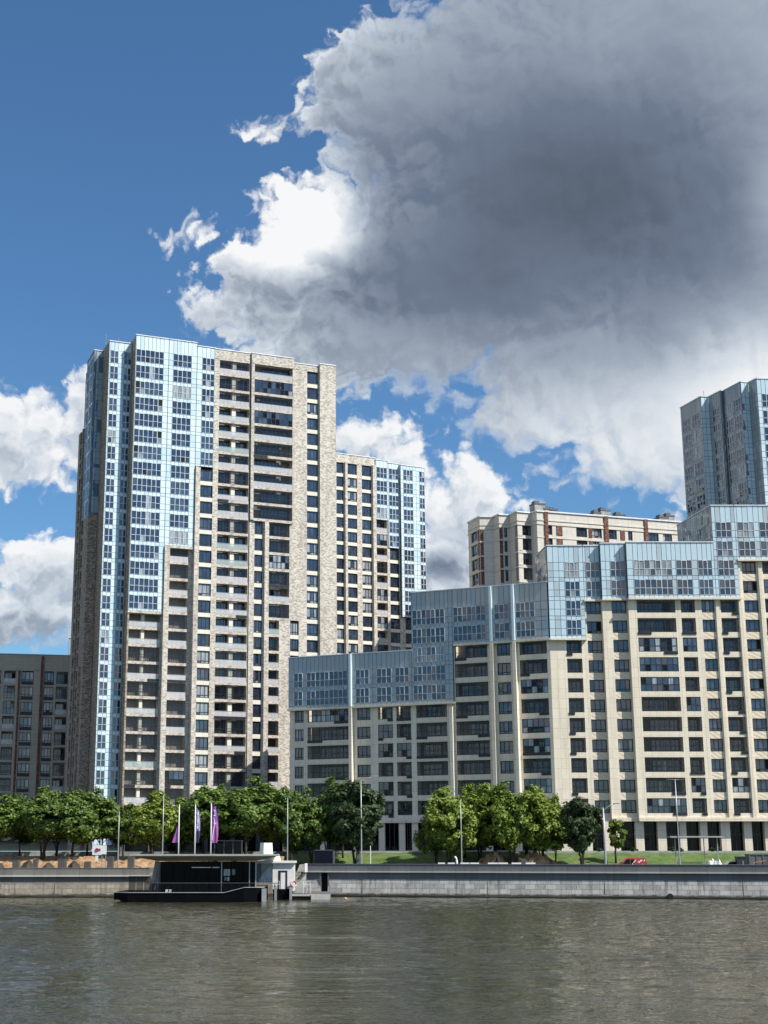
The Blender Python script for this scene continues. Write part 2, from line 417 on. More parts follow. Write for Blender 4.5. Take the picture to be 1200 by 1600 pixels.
def copy_tree(o, parent=None):
    c = o.copy(); COL.objects.link(c); c.parent = parent
    for ch in list(o.children): copy_tree(ch, c)
    return c

# ------------------------------------------------------------------ window and balcony prototypes (local: x along, -y outward, z up)
PRO = {}
rnd = random.Random(11)
def pane_quad(mb, x0, x1, z0, z1, y, mt, r, tilt=0.010):
    j = [r.uniform(-tilt, tilt) for _ in range(3)]; j.append(j[0] + j[2] - j[1])
    mb.face([(x0, y + j[0], z0), (x1, y + j[1], z0), (x1, y + j[2], z1), (x0, y + j[3], z1)], mt, [(x0, z0), (x1, z0), (x1, z1), (x0, z1)])
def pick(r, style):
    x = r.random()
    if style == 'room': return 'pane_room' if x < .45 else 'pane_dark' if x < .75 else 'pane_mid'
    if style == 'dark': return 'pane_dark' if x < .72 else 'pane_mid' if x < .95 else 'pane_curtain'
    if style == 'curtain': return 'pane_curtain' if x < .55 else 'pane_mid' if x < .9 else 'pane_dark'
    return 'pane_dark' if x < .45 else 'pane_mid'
def grid_window(w_, h, cols, rows, fm, ft, style, var, key, vents=False, depth=0.10):
    """cols, rows: inner mullion positions as fractions"""
    k = (key, round(w_, 1), round(h, 1), var)
    if k in PRO: return PRO[k]
    r = random.Random(zlib.crc32(repr((key, int(w_ * 10), var)).encode()))
    f, p = MB(), MB()
    xs = [0.0] + [c * w_ for c in cols] + [w_]; zs = [0.0] + [q * h for q in rows] + [h]
    for i, x in enumerate(xs):
        a = ft * (1 if 0 < i < len(xs) - 1 else 0.6 if vents else 1.2) / 2
        x0, x1 = (0, 2 * a) if i == 0 else (w_ - 2 * a, w_) if i == len(xs) - 1 else (x - a, x + a)
        f.box(IDF, x0, x1, -0.04, depth * .5, 0, h, fm, 'btu')
    for i, z in enumerate(zs):
        a = ft * (1 if 0 < i < len(zs) - 1 else 0.6 if vents else 1.2) / 2
        z0, z1 = (0, 2 * a) if i == 0 else (h - 2 * a, h) if i == len(zs) - 1 else (z - a, z + a)
        f.box(IDF, ft, w_ - ft, -0.04, depth * .5 - 0.004, z0, z1, fm, 'blr')
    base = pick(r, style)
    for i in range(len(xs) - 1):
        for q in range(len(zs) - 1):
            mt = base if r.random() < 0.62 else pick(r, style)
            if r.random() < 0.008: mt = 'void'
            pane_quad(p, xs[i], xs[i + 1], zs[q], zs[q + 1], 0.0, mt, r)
        if vents and q > 0 and (i % 3 == 1):
            a, b, z0, z1 = xs[i] + .02, xs[i + 1] - .02, zs[-2], zs[-1] - .05
            for bx in ((a, a + .06, z0, z1), (b - .06, b, z0, z1)): f.box(IDF, bx[0], bx[1], 0, depth * .5 + .03, bx[2], bx[3], fm, 'b')
            for bx in ((a, b, z0, z0 + .06), (a, b, z1 - .06, z1)): f.box(IDF, bx[0] + .06, bx[1] - .06, 0, depth * .5 + .028, bx[2], bx[3], fm, 'b')
    PRO[k] = (f, [('pane', p)], w_, h)
    return PRO[k]
def punched(w_, h, var, fm='frame_dark', key='pw', style=None):
    n = 2 if w_ < 1.6 else 3 if w_ < 3.2 else 4
    return grid_window(w_, h, [i / n for i in range(1, n)], [0.22], fm, 0.115, style or ('curtain' if var % 5 == 4 else 'dark'), var, key)
def curtain_w(w_, h, var):
    n = max(2, round(w_ / 0.86))
    return grid_window(w_, h, [i / n for i in range(1, n)], [0.44], 'mullion', 0.08, 'curtain' if var % 8 == 3 else 'dark', var, 'cw', True)
def glazing(w_, h, var):
    n = max(2, round(w_ / 0.8))
    rows = [0.42] if var % 3 else [0.36, 0.5]
    return grid_window(w_, h, [i / n for i in range(1, n)], rows, 'frame_dark', 0.11, ('dark', 'curtain', 'room', 'dark')[var % 4], var, 'gz')
def door_w(w_, h, var):
    n = max(2, round(w_ / 0.75))
    return grid_window(w_, h, [i / n for i in range(1, n)], [0.28], 'frame_dark', 0.09, 'dark', var, 'dw')
def balcony(w_, h, depth, kind, var, band='brick_band', bh=0.52, ceil='cream_panel'):
    """floor band in front, then an open rail, a glazed screen or a full glazing; z = 0 is the floor line"""
    k = ('bal', round(w_, 1), kind, var % 6, band, round(bh, 1), round(depth, 1))
    if k in PRO: return PRO[k]
    r = random.Random(zlib.crc32(repr((int(w_ * 10), kind, var)).encode()))
    m, c = MB(), MB()
    m.box(IDF, 0, w_, -depth, 0, -0.18, bh - .18, band, 'blr')
    ch = []
    z0 = bh - .18; H = h - 0.18
    if kind == 'open':
        n = max(2, round(w_ / 0.85)); gm = r.choice(['balcony_glass'] * 6 + ['balcony_glass_green', 'balcony_glass_rose'])
        for i in range(n):
            pane_quad(c, i * w_ / n + .012, (i + 1) * w_ / n - .012, z0 + .04, z0 + .98, 0.05, gm, r, 0.004)
        c.box(IDF, 0, w_, -0.09, -0.01, z0 + .98, z0 + 1.03, 'grey_metal', 'blr')
        for i in range(1, n): c.box(IDF, i * w_ / n - .012, i * w_ / n + .012, -.07, -.03, z0, z0 + .98, 'grey_metal', 'btu')
        ch.append(('railing', c))
    elif kind == 'glazed':
        n = max(2, round(w_ / 0.9))
        zm = z0 + (H - z0) * (0.42 + 0.06 * (var % 2))
        for i in range(n + 1):
            x = min(max(i * w_ / n, .05), w_ - .05); c.box(IDF, x - .05, x + .05, -.12, -.02, z0, H, 'frame_dark', 'tu')
        for z in (z0 + .05, zm, H - .05): c.box(IDF, .1, w_ - .1, -.118, -.022, z - .05, z + .05, 'frame_dark', 'lr')
        st = r.choice(['dark', 'clear', 'dark', 'clear', 'curtain'])
        for i in range(n):
            for (a, b) in ((z0, zm), (zm, H)):
                pane_quad(c, i * w_ / n, (i + 1) * w_ / n, a, b, 0.07, 'clear_glass' if st == 'clear' or r.random() < .3 else pick(r, st), r)
        ch.append(('glazing', c))
    elif kind == 'frosted':
        n = max(2, round(w_ / 0.9)); gm = r.choice(['balcony_glass', 'balcony_glass', 'balcony_glass_rose'])
        for i in range(n): pane_quad(c, i * w_ / n + .012, (i + 1) * w_ / n - .012, z0, z0 + 1.05, 0.05, gm, r, 0.004)
        for i in range(n): pane_quad(c, i * w_ / n, (i + 1) * w_ / n, z0 + 1.1, H, 0.07, 'clear_glass', r)
        c.box(IDF, 0, w_, -.1, -.02, z0 + 1.03, z0 + 1.1, 'frame_dark', 'lr')
        for i in range(1, n): c.box(IDF, i * w_ / n - .022, i * w_ / n + .022, -.09, -.03, z0 + 1.1, H, 'frame_dark', 'tu')
        ch.append(('glazing', c))
    else:  # 'clear': thin mid rail, clear glass
        n = max(1, round(w_ / 1.15))
        for i in range(n): pane_quad(c, i * w_ / n, (i + 1) * w_ / n, z0, H, 0.07, 'clear_glass', r)
        for z in (z0 + .04, z0 + .95 + .1 * (var % 2), H - .04): c.box(IDF, 0, w_, -.11, -.03, z - .04, z + .04, 'frame_dark', 'lr')
        for i in range(1, n): c.box(IDF, i * w_ / n - .03, i * w_ / n + .03, -.1, -.04, z0, H, 'frame_dark', 'tu')
        for x in (0.04, w_ - .04): c.box(IDF, x - .04, x + .04, -.108, -.032, z0, H, 'frame_dark', 'tu')
        ch.append(('glazing', c))
    PRO[k] = (m, ch, w_, h)
    return PRO[k]

def basket(w_, h, dp):
    k = ('bk', round(w_, 1), h)
    if k not in PRO:
        m = MB(); m.box(IDF, 0, w_, -dp, 0, 0, h, 'basket')
        for i in range(int(h / .09)): m.box(IDF, 0, w_, 0, .015, i * .09 + .03, i * .09 + .07, 'frame_dark', 'b')
        PRO[k] = (m, [], w_, h)
    return PRO[k]
class Bld:
    def __init__(b, name, label, loc, cat='building', cap=100):
        b.root = thing(name, label, cat, loc); b.loc = Vector(loc); b.parts = {}; b.items = {}; b.cap = cap
    def mb(b, n): return b.parts.setdefault(n, MB())
    def put(b, kind, fr, s, d, z, pro):
        b.items.setdefault(kind, []).append((fr, s, d, z, pro))
    def finish(b):
        for n, m in b.parts.items(): part(n, m, b.root)
        cache = {}
        def me(m, n):
            if id(m) not in cache: cache[id(m)] = m.mesh(n)
            return cache[id(m)]
        for kind, its in b.items.items():
            its = [i for i in its if i[4]]
            def size(i):
                q = i[0].p(i[1], i[2], 0); px = PPX + FPX * q[0] / (cp * q[1] + sp * i[3])
                vis = 1.0 if -20 < px < 1205 and i[3] > 1 else 0.05
                return -i[4][2] * i[4][3] * vis * abs(math.cos(i[0].a + math.atan2(q[0], q[1])))
            its.sort(key=size)
            for fr, s, d, z, pro in its[:b.cap]:
                o = obj(kind, me(pro[0], kind), b.root, Vector(fr.p(s, d, z)) - b.loc, fr.a)
                for cn, cm in pro[1]: obj(cn, me(cm, cn), o)
            if len(its) > b.cap:
                r = MB()
                for fr, s, d, z, pro in its[b.cap:]:
                    M = Matrix.Translation(fr.p(s, d, z)) @ Matrix.Rotation(fr.a, 4, 'Z')
                    r.add(pro[0], M)
                    for cn, cm in pro[1]: r.add(cm, M)
                tag(part(kind, r, b.root), kind='stuff')

def gaps(s0, s1, els):
    out, c = [], s0
    for a, b in sorted(els):
        if a > c + 0.01: out.append((c, a))
        c = max(c, b)
    if c < s1 - 0.01: out.append((c, s1))
    return out
def solid_zone(B, fr, s0, s1, zf, fh, t0, t1, cols, wall='brick_light', d=0.0, core=-1.7, span='cream_panel', wdoor=True, skip_wall=False, band='brick_band', bh=0.52, wn='wall', wtop=2.85, wsill=0.42):
    """floors t0..t1-1 (zf(t) is the floor level); cols: (a, b, kind); kinds: win, bal, box"""
    W = B.mb(wn); SPN = W
    zlo, zhi = min(zf(t0), zf(t1 - 1)), max(zf(t0), zf(t1 - 1)) + fh
    if not skip_wall:
        for a, b in gaps(s0, s1, [(c[0], c[1]) for c in cols]):
            W.box(fr, a, b, core, d, zlo, zhi, wall, 'b')
    for c in cols:
        a, b, kind = c[:3]; w_ = b - a
        o = c[3] if len(c) > 3 else {}
        for t in range(t0, t1):
            z = zf(t); v = rnd.randrange(6)
            if kind == 'win':
                h = wtop - wsill
                SPN.box(fr, a, b, -0.5 + d, d - o.get('in', 0.04), z + wtop - fh, z + wsill, o.get('span', span), 'blr')
                B.put('window', fr, a, d - 0.30, z + wsill, punched(w_, h, v, key='pw' + wall))
            elif kind == 'box':   # window with a dark basket below
                SPN.box(fr, a, b, -0.5 + d, d - 0.03, z + wtop - fh, z + 0.15, span, 'blr')
                B.put('balcony_basket', fr, a, d + .12, z + 0.15, basket(b - a, .55, .4))
                B.put('window', fr, a, d - 0.20, z + 0.7, punched(w_, wtop - 0.7, v, key='pb', style=o.get('style')))
            elif kind == 'bal':
                ks = o.get('kinds', ['open', 'frosted', 'clear', 'glazed'])
                kk = ks[t % len(ks)] if o.get('alt') else rnd.choice(ks)
                bb = B.put('balcony', fr, a, d - o.get('in', 0.0), z, balcony(w_, fh, o.get('depth', 1.3), kk, v, o.get('band', band), bh))
                if wdoor:
                    p_ = o.get('split')
                    bd = d + core * 0.9 - 0.0
                    if p_:
                        p0, p1 = a + w_ * p_[0], a + w_ * p_[1]
                        B.mb('inner_wall').box(fr, p0, p1, core, d - 0.4, z + bh - .18, z + fh - .18, 'cream_panel', 'btu')
                        B.put('window', fr, a, bd, z + .34, door_w(p0 - a, fh - 0.75, v)); B.put('window', fr, p1, bd, z + .34, door_w(b - p1, fh - 0.75, (v + 1) % 6))
                    else:
                        q0, q1 = (0.03, 0.72) if (t + v) % 2 else (0.24, 0.97)
                        if w_ < 3: q0, q1 = 0.04, 0.96
                        B.put('window', fr, a + w_ * q0, bd, z + .34, door_w(w_ * (q1 - q0), fh - 0.85, v))
                if o.get('ac') and rnd.random() < o['ac']:
                    x0 = a if rnd.random() < .5 else b - w_ * .35
                    x1 = x0 + (w_ * .35 if rnd.random() < .75 or x0 > a else w_)
                    B.put('balcony_basket', fr, x0, d + .10, z + bh - .56, basket(x1 - x0, .42, .12))
def glass_zone(B, fr, s0, s1, floors, fh, ztop, wcols, d=0.0, mats=('panel_pale', 'panel_pale_b'), zbot=None, wmat=None, pn='glass_cladding', maxw=1.15, thick=0.5, capd=0.05, dark=0.0, nowin=False, sill=0.38, head=2.92, cap=True):
    G = B.mb(pn); r = random.Random(int(s0 * 37 + s1 * 11 + ztop * 3) & 0xffff)
    zb = floors[0] if zbot is None else zbot
    wcols = [c for c in wcols if c[0] > s0 - .01 and c[1] < s1 + .01]
    G.box(fr, s0, s1, d - thick, d - 0.03, zb, ztop, 'joint', 'b')
    lines = []
    for a, b in gaps(s0, s1, wcols):
        n = max(1, math.ceil((b - a) / maxw - 0.05)); lines += [(a + (b - a) * i / n, a + (b - a) * (i + 1) / n, False) for i in range(n)]
    for a, b in wcols:
        n = max(2, round((b - a) / 0.82)); lines += [(a + (b - a) * i / n, a + (b - a) * (i + 1) / n, True) for i in range(n)]
    g = 0.036
    def panel(a, b, z0, z1, mt):
        j = [r.uniform(-.012, .012) for _ in range(3)]; j.append(j[0] + j[2] - j[1])
        G.face([fr.p(a + g, d + j[0], z0 + g), fr.p(b - g, d + j[1], z0 + g), fr.p(b - g, d + j[2], z1 - g), fr.p(a + g, d + j[3], z1 - g)], mt)
    for a, b, isw in lines:
        for i, z in enumerate(floors):
            lo = zb if i == 0 else z + head - fh
            mt = mats[0] if r.random() < .75 else mats[1]
            panel(a, b, lo, z + sill, mt)
            if not isw:
                zm = z + sill + (head - sill) * .44
                mt = mats[1] if r.random() < .3 else mats[0]
                panel(a, b, z + sill, zm, mt); panel(a, b, zm, z + head, mt)
        panel(a, b, floors[-1] + head, ztop, mats[0] if r.random() < .8 else mats[1])
    for a, b in wcols:
        for z in floors:
            B.put('window', fr, a, d + 0.01, z + sill, curtain_w(b - a, head - sill, rnd.randrange(8)))
    if cap:
        B.mb('parapet_cap').box(fr, s0 - capd, s1 + capd, d - 0.6, d + 0.12, ztop, ztop + 0.16, 'white_cap')
# ================================================================== T1: the tall staggered tower on the left
A23 = R(22)
T1 = Bld('residential_tower', 'tallest tower, white glass panels on its left half and mottled brick on its right', (-15, 275, 0))
ft = Fr(-34.96, 263.5, A23); ZR = 97.0
q = lambda px: ft.spx(px, ZR)
FH, NT, Z0 = 3.22, 28, 4.9
zt = lambda t: Z0 + (NT - 1 - t) * FH            # t = 0 is the top floor
sE = q(523)
# body behind the facades
def rect(fr, s0, s1, d0, d1):
    return [fr.p(s0, d1, 0)[:2], fr.p(s1, d1, 0)[:2], fr.p(s1, d0, 0)[:2], fr.p(s0, d0, 0)[:2]]
T1.mb('inner_wall').prism(rect(ft, 0.35, sE - .35, -26, -1.7), 0, 95.5, 'inner_render', 'roofing')
# top walls: parapets of the brick zones
x336, x397, x459 = q(336), q(392), q(458.5)
W = T1.mb('wall')
for a, b, zt_, d in ((x336, x397 - .12, 97.0, 0), (x397 + .12, x459, 97.0, .35), (x459, sE, 96.2, 0)):
    W.box(ft, a, b, -1.0, d, Z0 + NT * FH - .18, zt_, 'brick_light')
    T1.mb('parapet_cap').box(ft, a - .05, b + .05, -1.1, d + .1, zt_, zt_ + .18, 'white_cap')
BK = ['open', 'clear', 'open', 'frosted']
# bay 1
solid_zone(T1, ft, x336, x397 - .12, zt, FH, 0, NT, [(q(344), q(390.5), 'bal', {'split': (.44, .57), 'kinds': BK, 'ac': .15})])
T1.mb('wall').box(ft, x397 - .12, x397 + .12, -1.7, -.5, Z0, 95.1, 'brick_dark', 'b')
# bay 2, top ten floors stand proud
solid_zone(T1, ft, x397 + .12, x459, zt, FH, 0, 10, [(q(397.5), q(456.5), 'bal', {'kinds': ['open', 'glazed', 'open', 'clear', 'frosted'], 'ac': .1})], d=.35)
solid_zone(T1, ft, x397 + .12, x459, zt, FH, 10, 16, [(q(400.5), q(413), 'win'), (q(422.6), q(453.5), 'bal', {'kinds': ['clear', 'glazed', 'open'], 'ac': .2})])
solid_zone(T1, ft, x397 + .12, q(470), zt, FH, 16, NT, [(q(400.5), q(413), 'win'), (q(423), q(438.5), 'bal', {'kinds': BK}), (q(455), q(468), 'win')])
solid_zone(T1, ft, x459, sE, zt, FH, 0, 16, [(q(480), q(497), 'win')])
solid_zone(T1, ft, q(470), sE, zt, FH, 16, NT, [(q(480), q(497), 'win')])
W.box(ft, q(498.5), sE + .02, -.5, .45, Z0, 96.6, 'brick_light', 'b')      # proud end pier
T1.mb('parapet_cap').box(ft, q(498.5) - .05, sE + .07, -.6, .55, 96.6, 96.78, 'white_cap')
W.box(ft, q(415), q(421), -.4, .5, Z0, zt(9) - .2, 'brick_light', 'b')
# right end wall
W.box(ft, sE - .35, sE, -26, -1.7, 0, 96.2, 'brick_light', 'b')
# zone C: glass for seven floors, then brick with cream spandrels
x308 = q(308)
fl = lambda t0, t1: [zt(t) for t in range(t1 - 1, t0 - 1, -1)]
glass_zone(T1, ft, x308, x336 - .05, fl(0, 7), FH, 97.0, [(q(316), q(335))], d=.3)
solid_zone(T1, ft, x308, x336, zt, FH, 7, NT, [(q(317), q(336), 'win')])
W.box(ft, q(308.5), q(313), -.3, .7, Z0, zt(6) - .2, 'brick_light', 'b')
W.box(ft, q(313.2), q(316.4), -.3, .3, Z0, zt(6) - .2, 'brick_light', 'b')
# zone B
x264 = q(264)
glass_zone(T1, ft, x264, x308 - .05, fl(0, 12), FH, 97.6, [(q(271), q(299.5))], d=.3)
solid_zone(T1, ft, x264, x308, zt, FH, 12, NT, [(q(273), q(302), 'bal', {'kinds': ['glazed', 'open', 'clear', 'frosted', 'glazed'], 'ac': .2, 'in': 0})], d=-.35)
W.box(ft, q(264.2), q(272), -1.2, .7, Z0, zt(11) - .2, 'brick_light', 'b')
W.box(ft, x264 - .05, x308, -1.5, .35, zt(11) - .45, zt(11) - .02, 'brick_light', 'b')
# zone A
glass_zone(T1, ft, 0, x264 - .05, fl(0, 16), FH, 97.6, [(q(213.2), q(256))], d=.3)
solid_zone(T1, ft, 0, x264, zt, FH, 16, NT, [(.35, q(262), 'bal', {'kinds': ['open', 'frosted', 'open', 'glazed', 'open', 'clear'], 'ac': .25, 'split': (.42, .52)})], d=-.35)
W.box(ft, -.02, x264, -1.5, .35, zt(15) - .45, zt(15) - .02, 'brick_light', 'b')
# left cheek of the main block
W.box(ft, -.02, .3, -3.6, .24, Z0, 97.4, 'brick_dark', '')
# G1 set back strip, glass over its whole height
f1 = ft.shift(-2.3)
s172, s212 = f1.spx(171.5, ZR), f1.spx(210, ZR)
q1 = lambda px: f1.spx(px, ZR)
glass_zone(T1, f1, s172, -.05, fl(0, NT), FH, 96.6, [(q1(173.5), q1(186)), (q1(195), -.2)], zbot=1.0)
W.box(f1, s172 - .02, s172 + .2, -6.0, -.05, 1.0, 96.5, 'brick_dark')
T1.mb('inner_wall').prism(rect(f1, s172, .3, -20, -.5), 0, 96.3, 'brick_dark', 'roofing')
# G0 far left strip and the side wall of the tower
f0 = ft.shift(-7.0)
s148, s166 = f0.spx(148, ZR), f0.spx(166, ZR)
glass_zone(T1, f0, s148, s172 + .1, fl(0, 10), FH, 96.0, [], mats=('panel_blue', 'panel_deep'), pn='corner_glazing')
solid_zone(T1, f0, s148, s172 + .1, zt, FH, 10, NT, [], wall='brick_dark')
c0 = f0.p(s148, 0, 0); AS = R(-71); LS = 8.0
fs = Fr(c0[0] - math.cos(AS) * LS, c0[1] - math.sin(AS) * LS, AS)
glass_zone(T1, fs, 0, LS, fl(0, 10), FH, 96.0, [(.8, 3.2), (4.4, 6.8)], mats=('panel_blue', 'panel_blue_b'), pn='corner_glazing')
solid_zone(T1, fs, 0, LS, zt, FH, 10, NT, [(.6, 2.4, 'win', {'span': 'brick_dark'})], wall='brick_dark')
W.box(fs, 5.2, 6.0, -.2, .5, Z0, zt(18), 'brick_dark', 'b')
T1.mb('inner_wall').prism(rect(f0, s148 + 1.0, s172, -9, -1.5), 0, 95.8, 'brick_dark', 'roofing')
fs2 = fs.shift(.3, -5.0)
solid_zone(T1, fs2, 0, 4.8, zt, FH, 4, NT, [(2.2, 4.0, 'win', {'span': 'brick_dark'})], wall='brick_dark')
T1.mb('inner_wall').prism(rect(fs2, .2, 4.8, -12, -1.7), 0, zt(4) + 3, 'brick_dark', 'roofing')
# base storey: its shade put in as black glazing and dark piers
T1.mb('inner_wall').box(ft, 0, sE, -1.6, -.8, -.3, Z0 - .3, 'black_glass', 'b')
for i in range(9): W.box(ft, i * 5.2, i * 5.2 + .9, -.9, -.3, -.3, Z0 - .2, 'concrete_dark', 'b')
T1.mb('wall').box(ft, -.1, sE, -1.6, .1, Z0 - .9, Z0 - .02, 'brick_band', 'b')
# little things on the roof edge
rm = T1.mb('roof_mast')
for px, h in ((197, 1.2), (177, 1.4), (497, 1.6), (503, .8), (262, 1.0), (372, .9), (445, 1.3), (516, 1.1)):
    p_ = ft.p(q(px), -6, 97.2); rm.tube([p_, (p_[0], p_[1], p_[2] + h + .6)], .05, 5, 'grey_metal')
T1.finish()

# ================================================================== T2: the lower tower behind it
T2 = Bld('residential_tower', 'narrower tower behind the tallest one, brick with white glass strips on its right', (12, 325, 0))
Z2 = 89.0
x0_ = xat(512, 314, Z2); f2 = Fr(xat(527, 318, Z2), 318, R(25)); q2 = lambda px: f2.spx(px, Z2)
N2 = 26; zt2 = lambda t: 87.2 - (t + 1) * 3.2
e2 = q2(660.5)
T2.mb('inner_wall').prism(rect(f2, -3, e2 - .3, -22, -1.7), 0, 87.5, 'inner_render', 'roofing')
W2 = T2.mb('wall')
for a, b, h in ((-3, q2(586), 89.0),):
    W2.box(f2, a, b, -1, 0, 87.0, h, 'brick_light'); T2.mb('parapet_cap').box(f2, a, b + .05, -1.1, .1, h, h + .18, 'white_cap')
V2 = 16
solid_zone(T2, f2, -3, q2(586), zt2, 3.2, 0, V2, [(q2(525.5), q2(537), 'win'), (q2(543), q2(557.5), 'win'), (q2(565), q2(580), 'win')])
W2.box(f2, q2(538), q2(541), -.2, .5, 30, 87.2, 'brick_light', 'b'); W2.box(f2, q2(581), q2(585.5), -.2, .5, 30, 87.2, 'brick_light', 'b')
def fl2(a, b): return [zt2(t) for t in range(b - 1, a - 1, -1)]
glass_zone(T2, f2, q2(586), q2(605), fl2(0, 4), 3.2, 88.6, [(q2(587.3), q2(603.6))], d=.2)
glass_zone(T2, f2, q2(605), q2(623), fl2(0, 6), 3.2, 88.2, [(q2(606.5), q2(621.5))], d=.2)
glass_zone(T2, f2.shift(0.6), q2(623), e2, fl2(0, 11), 3.2, 87.9, [(q2(627), q2(642)), (q2(652), q2(660))], d=.2)
solid_zone(T2, f2, q2(586), q2(605), zt2, 3.2, 4, V2, [(q2(587.3), q2(603.6), 'bal', {'kinds': ['open', 'glazed'], 'alt': 1})])
solid_zone(T2, f2, q2(605), q2(623), zt2, 3.2, 6, V2, [(q2(607.5), q2(622), 'win')])
solid_zone(T2, f2, q2(623), e2, zt2, 3.2, 11, V2, [(q2(630), q2(641), 'win'), (q2(651.5), q2(660), 'win')])
W2.box(f2, -3, e2, -1.7, 0, 0, zt2(V2 - 1), 'brick_light', 'b')
W2.box(f2, e2 - .3, e2, -22, -1.7, 0, 87.4, 'brick_light', '')
T2.finish()

# ================================================================== R: the stepped waterfront block, left wing angled, right wing facing the river
RB = Bld('apartment_block', 'long beige stone block stepping up to the right with blue glass top storeys', (40, 245, 0))
H5, FR = 5.1, 3.2
zr = lambda k: H5 + k * FR
AA = R(-25.5)
fa = Fr(38.3 - 47.7 * math.cos(AA), 233 - 47.7 * math.sin(AA), AA)
a19 = lambda px: fa.spx(px, 19.0)
LA = 47.7
sA2 = fa.spx(643.5, 40.0)          # where the taller part of the left wing begins
s711 = a19(711.5)
cA = [(a19(460.5), a19(474.5), 'win'), (a19(480.5), a19(545), 'bal'), (a19(558), a19(579), 'win'), (a19(591), a19(614), 'bal'), (a19(620), a19(642.5), 'bal'),
      (a19(651), a19(699), 'bal'), (a19(713.5), a19(765), 'bal'), (a19(780), a19(801), 'win'), (a19(816), a19(859), 'bal')]
SB = {'kinds': ['clear', 'glazed', 'clear', 'glazed', 'clear'], 'band': 'stone_beige', 'ac': .55, 'depth': 1.4}
def mk(cs): return [(a, b, k, (SB if k == 'bal' else {'span': 'stone_beige'})) for a, b, k in cs]
kw = dict(wall='stone_beige', band='stone_beige', span='stone_beige', bh=.88, wsill=.72, wtop=2.76)
z_f = zr
solid_zone(RB, fa, .3, sA2, zr, FR, 0, 6, mk([c for c in cA if c[1] < sA2]), **kw)
solid_zone(RB, fa, sA2, s711, zr, FR, 0, 6, mk([c for c in cA if sA2 < c[0] and c[1] < s711]), **kw)
solid_zone(RB, fa, s711, LA, zr, FR, 0, 9, mk([c for c in cA if c[0] > s711]), **kw)
WR = RB.mb('wall')
gm = ('panel_shade_b', 'panel_blue')  # darker panel tones stand in for shade on this wing
glass_zone(RB, fa, .2, sA2, [zr(6), zr(7)], FR, 33.2, [(c[0], c[1]) for c in cA if c[1] < sA2], d=.45, mats=gm, zbot=zr(6) - .1)
glass_zone(RB, fa, sA2, s711, [zr(k) for k in range(6, 11)], FR, 43.1, [(a19(648.5), a19(699.5))], d=.45, mats=gm, zbot=zr(6) - .1)
glass_zone(RB, fa, s711, LA, [zr(9), zr(10)], FR, 43.1, [(a19(713.5), a19(765)), (a19(779), a19(803)), (a19(813), a19(843))], d=.45, mats=gm, zbot=zr(9) - .1)
for a, b, z in ((.1, s711 + .3, zr(6) - .1), (s711 + .2, LA + .2, zr(9) - .1)):
    RB.mb('cornice').box(fa, a, b, -.5, .75, z - .32, z, 'stone_beige')
for px, ztop in ((550.5, 33.2), (708, zr(6) - .5), (774, 43.1), (809.5, 43.1)):   # the fins that catch the sun
    s = a19(px); zg = zr(6) if px < 600 else zr(9)
    WR.box(fa, s - .28, s + .28, -.3, .95, H5, min(zg, ztop) - .45, 'stone_beige', 'b')
    if ztop > zg: RB.mb('glass_cladding').box(fa, s - .2, s + .2, -.1, 1.0, zg - .1, ztop, 'panel_pale', 'b')
# right wing; plane steps forward towards the right
fb = Fr(38.3, 233.0, 0.0)
X = lambda x: x - 38.3
p1, p2, p3, p4 = X(46.95), X(51.05), X(69.2), X(83.0)
K = dict(kw)
wv_ = {'span': 'carved_stone'}
cw = lambda a, b: (X(a), X(b), 'win', wv_)
cb = lambda a, b, **o: (X(a), X(b), 'bal', dict(SB, **o))
solid_zone(RB, fb, 0, X(44.2), zr, FR, 0, 9, [cb(41.0, 43.5)], **K)
solid_zone(RB, fb, X(44.2), p1, zr, FR, 0, 11, [cw(44.5, 46.9)], **K)
solid_zone(RB, fb, p1, p2, zr, FR, 0, 11, [cw(48.5, 50.95)], d=.9, core=-2.6, **K)
solid_zone(RB, fb, p2, p3, zr, FR, 0, 11, [cb(52.4, 58.7), cb(59.6, 61.9), cw(63.0, 65.1), cb(66.1, 68.9)], d=1.8, core=-1.7, **K)
solid_zone(RB, fb, p3, p4, zr, FR, 0, 13, [cw(70.0, 72.35), cb(73.4, 76.2), cw(77.2, 79.6)], d=1.8, core=-1.7, **K)
for xx, zz in ((65.55, zr(11)), (69.35, zr(13)), (72.9, zr(13))):
    WR.box(fb, X(xx) - .3, X(xx) + .3, 1.5, 2.05, H5, zz - .45, 'stone_beige', 'b')
gb = ('panel_pale_b', 'panel_blue_b')
GW = [(X(a), X(b)) for a, b in ((41.1, 43.5), (44.6, 46.9))]
glass_zone(RB, fb, 0, X(44.2), [zr(k) for k in range(9, 13)], FR, 49.2, GW[:1], d=.45, mats=gb, zbot=zr(9) - .1)
glass_zone(RB, fb, X(44.2), p1, [zr(11), zr(12)], FR, 49.2, GW[1:], d=.45, mats=gb, zbot=zr(11) - .1)
glass_zone(RB, fb, p1, p2, [zr(11), zr(12)], FR, 49.4, [(X(48.5), X(50.9))], d=1.35, mats=gb, zbot=zr(11) - .1, thick=1.3)
s65 = X(65.4)
glass_zone(RB, fb, p2, s65, [zr(11), zr(12)], FR, 49.4, [(X(52.1), X(58.4)), (X(59.1), X(61.7)), (X(62.7), X(65.0))], d=2.25, mats=gb, zbot=zr(11) - .1, thick=2.0)
glass_zone(RB, fb, s65, p3, [zr(k) for k in range(11, 15)], FR, 55.6, [(X(66.0), X(68.6))], d=2.25, mats=gb, zbot=zr(11) - .1, thick=2.0)
glass_zone(RB, fb, p3, p4, [zr(13), zr(14)], FR, 55.6, [(X(69.6), X(72.3)), (X(73.2), X(76.2)), (X(77.2), X(80.0))], d=2.25, mats=gb, zbot=zr(13) - .1, thick=2.0)
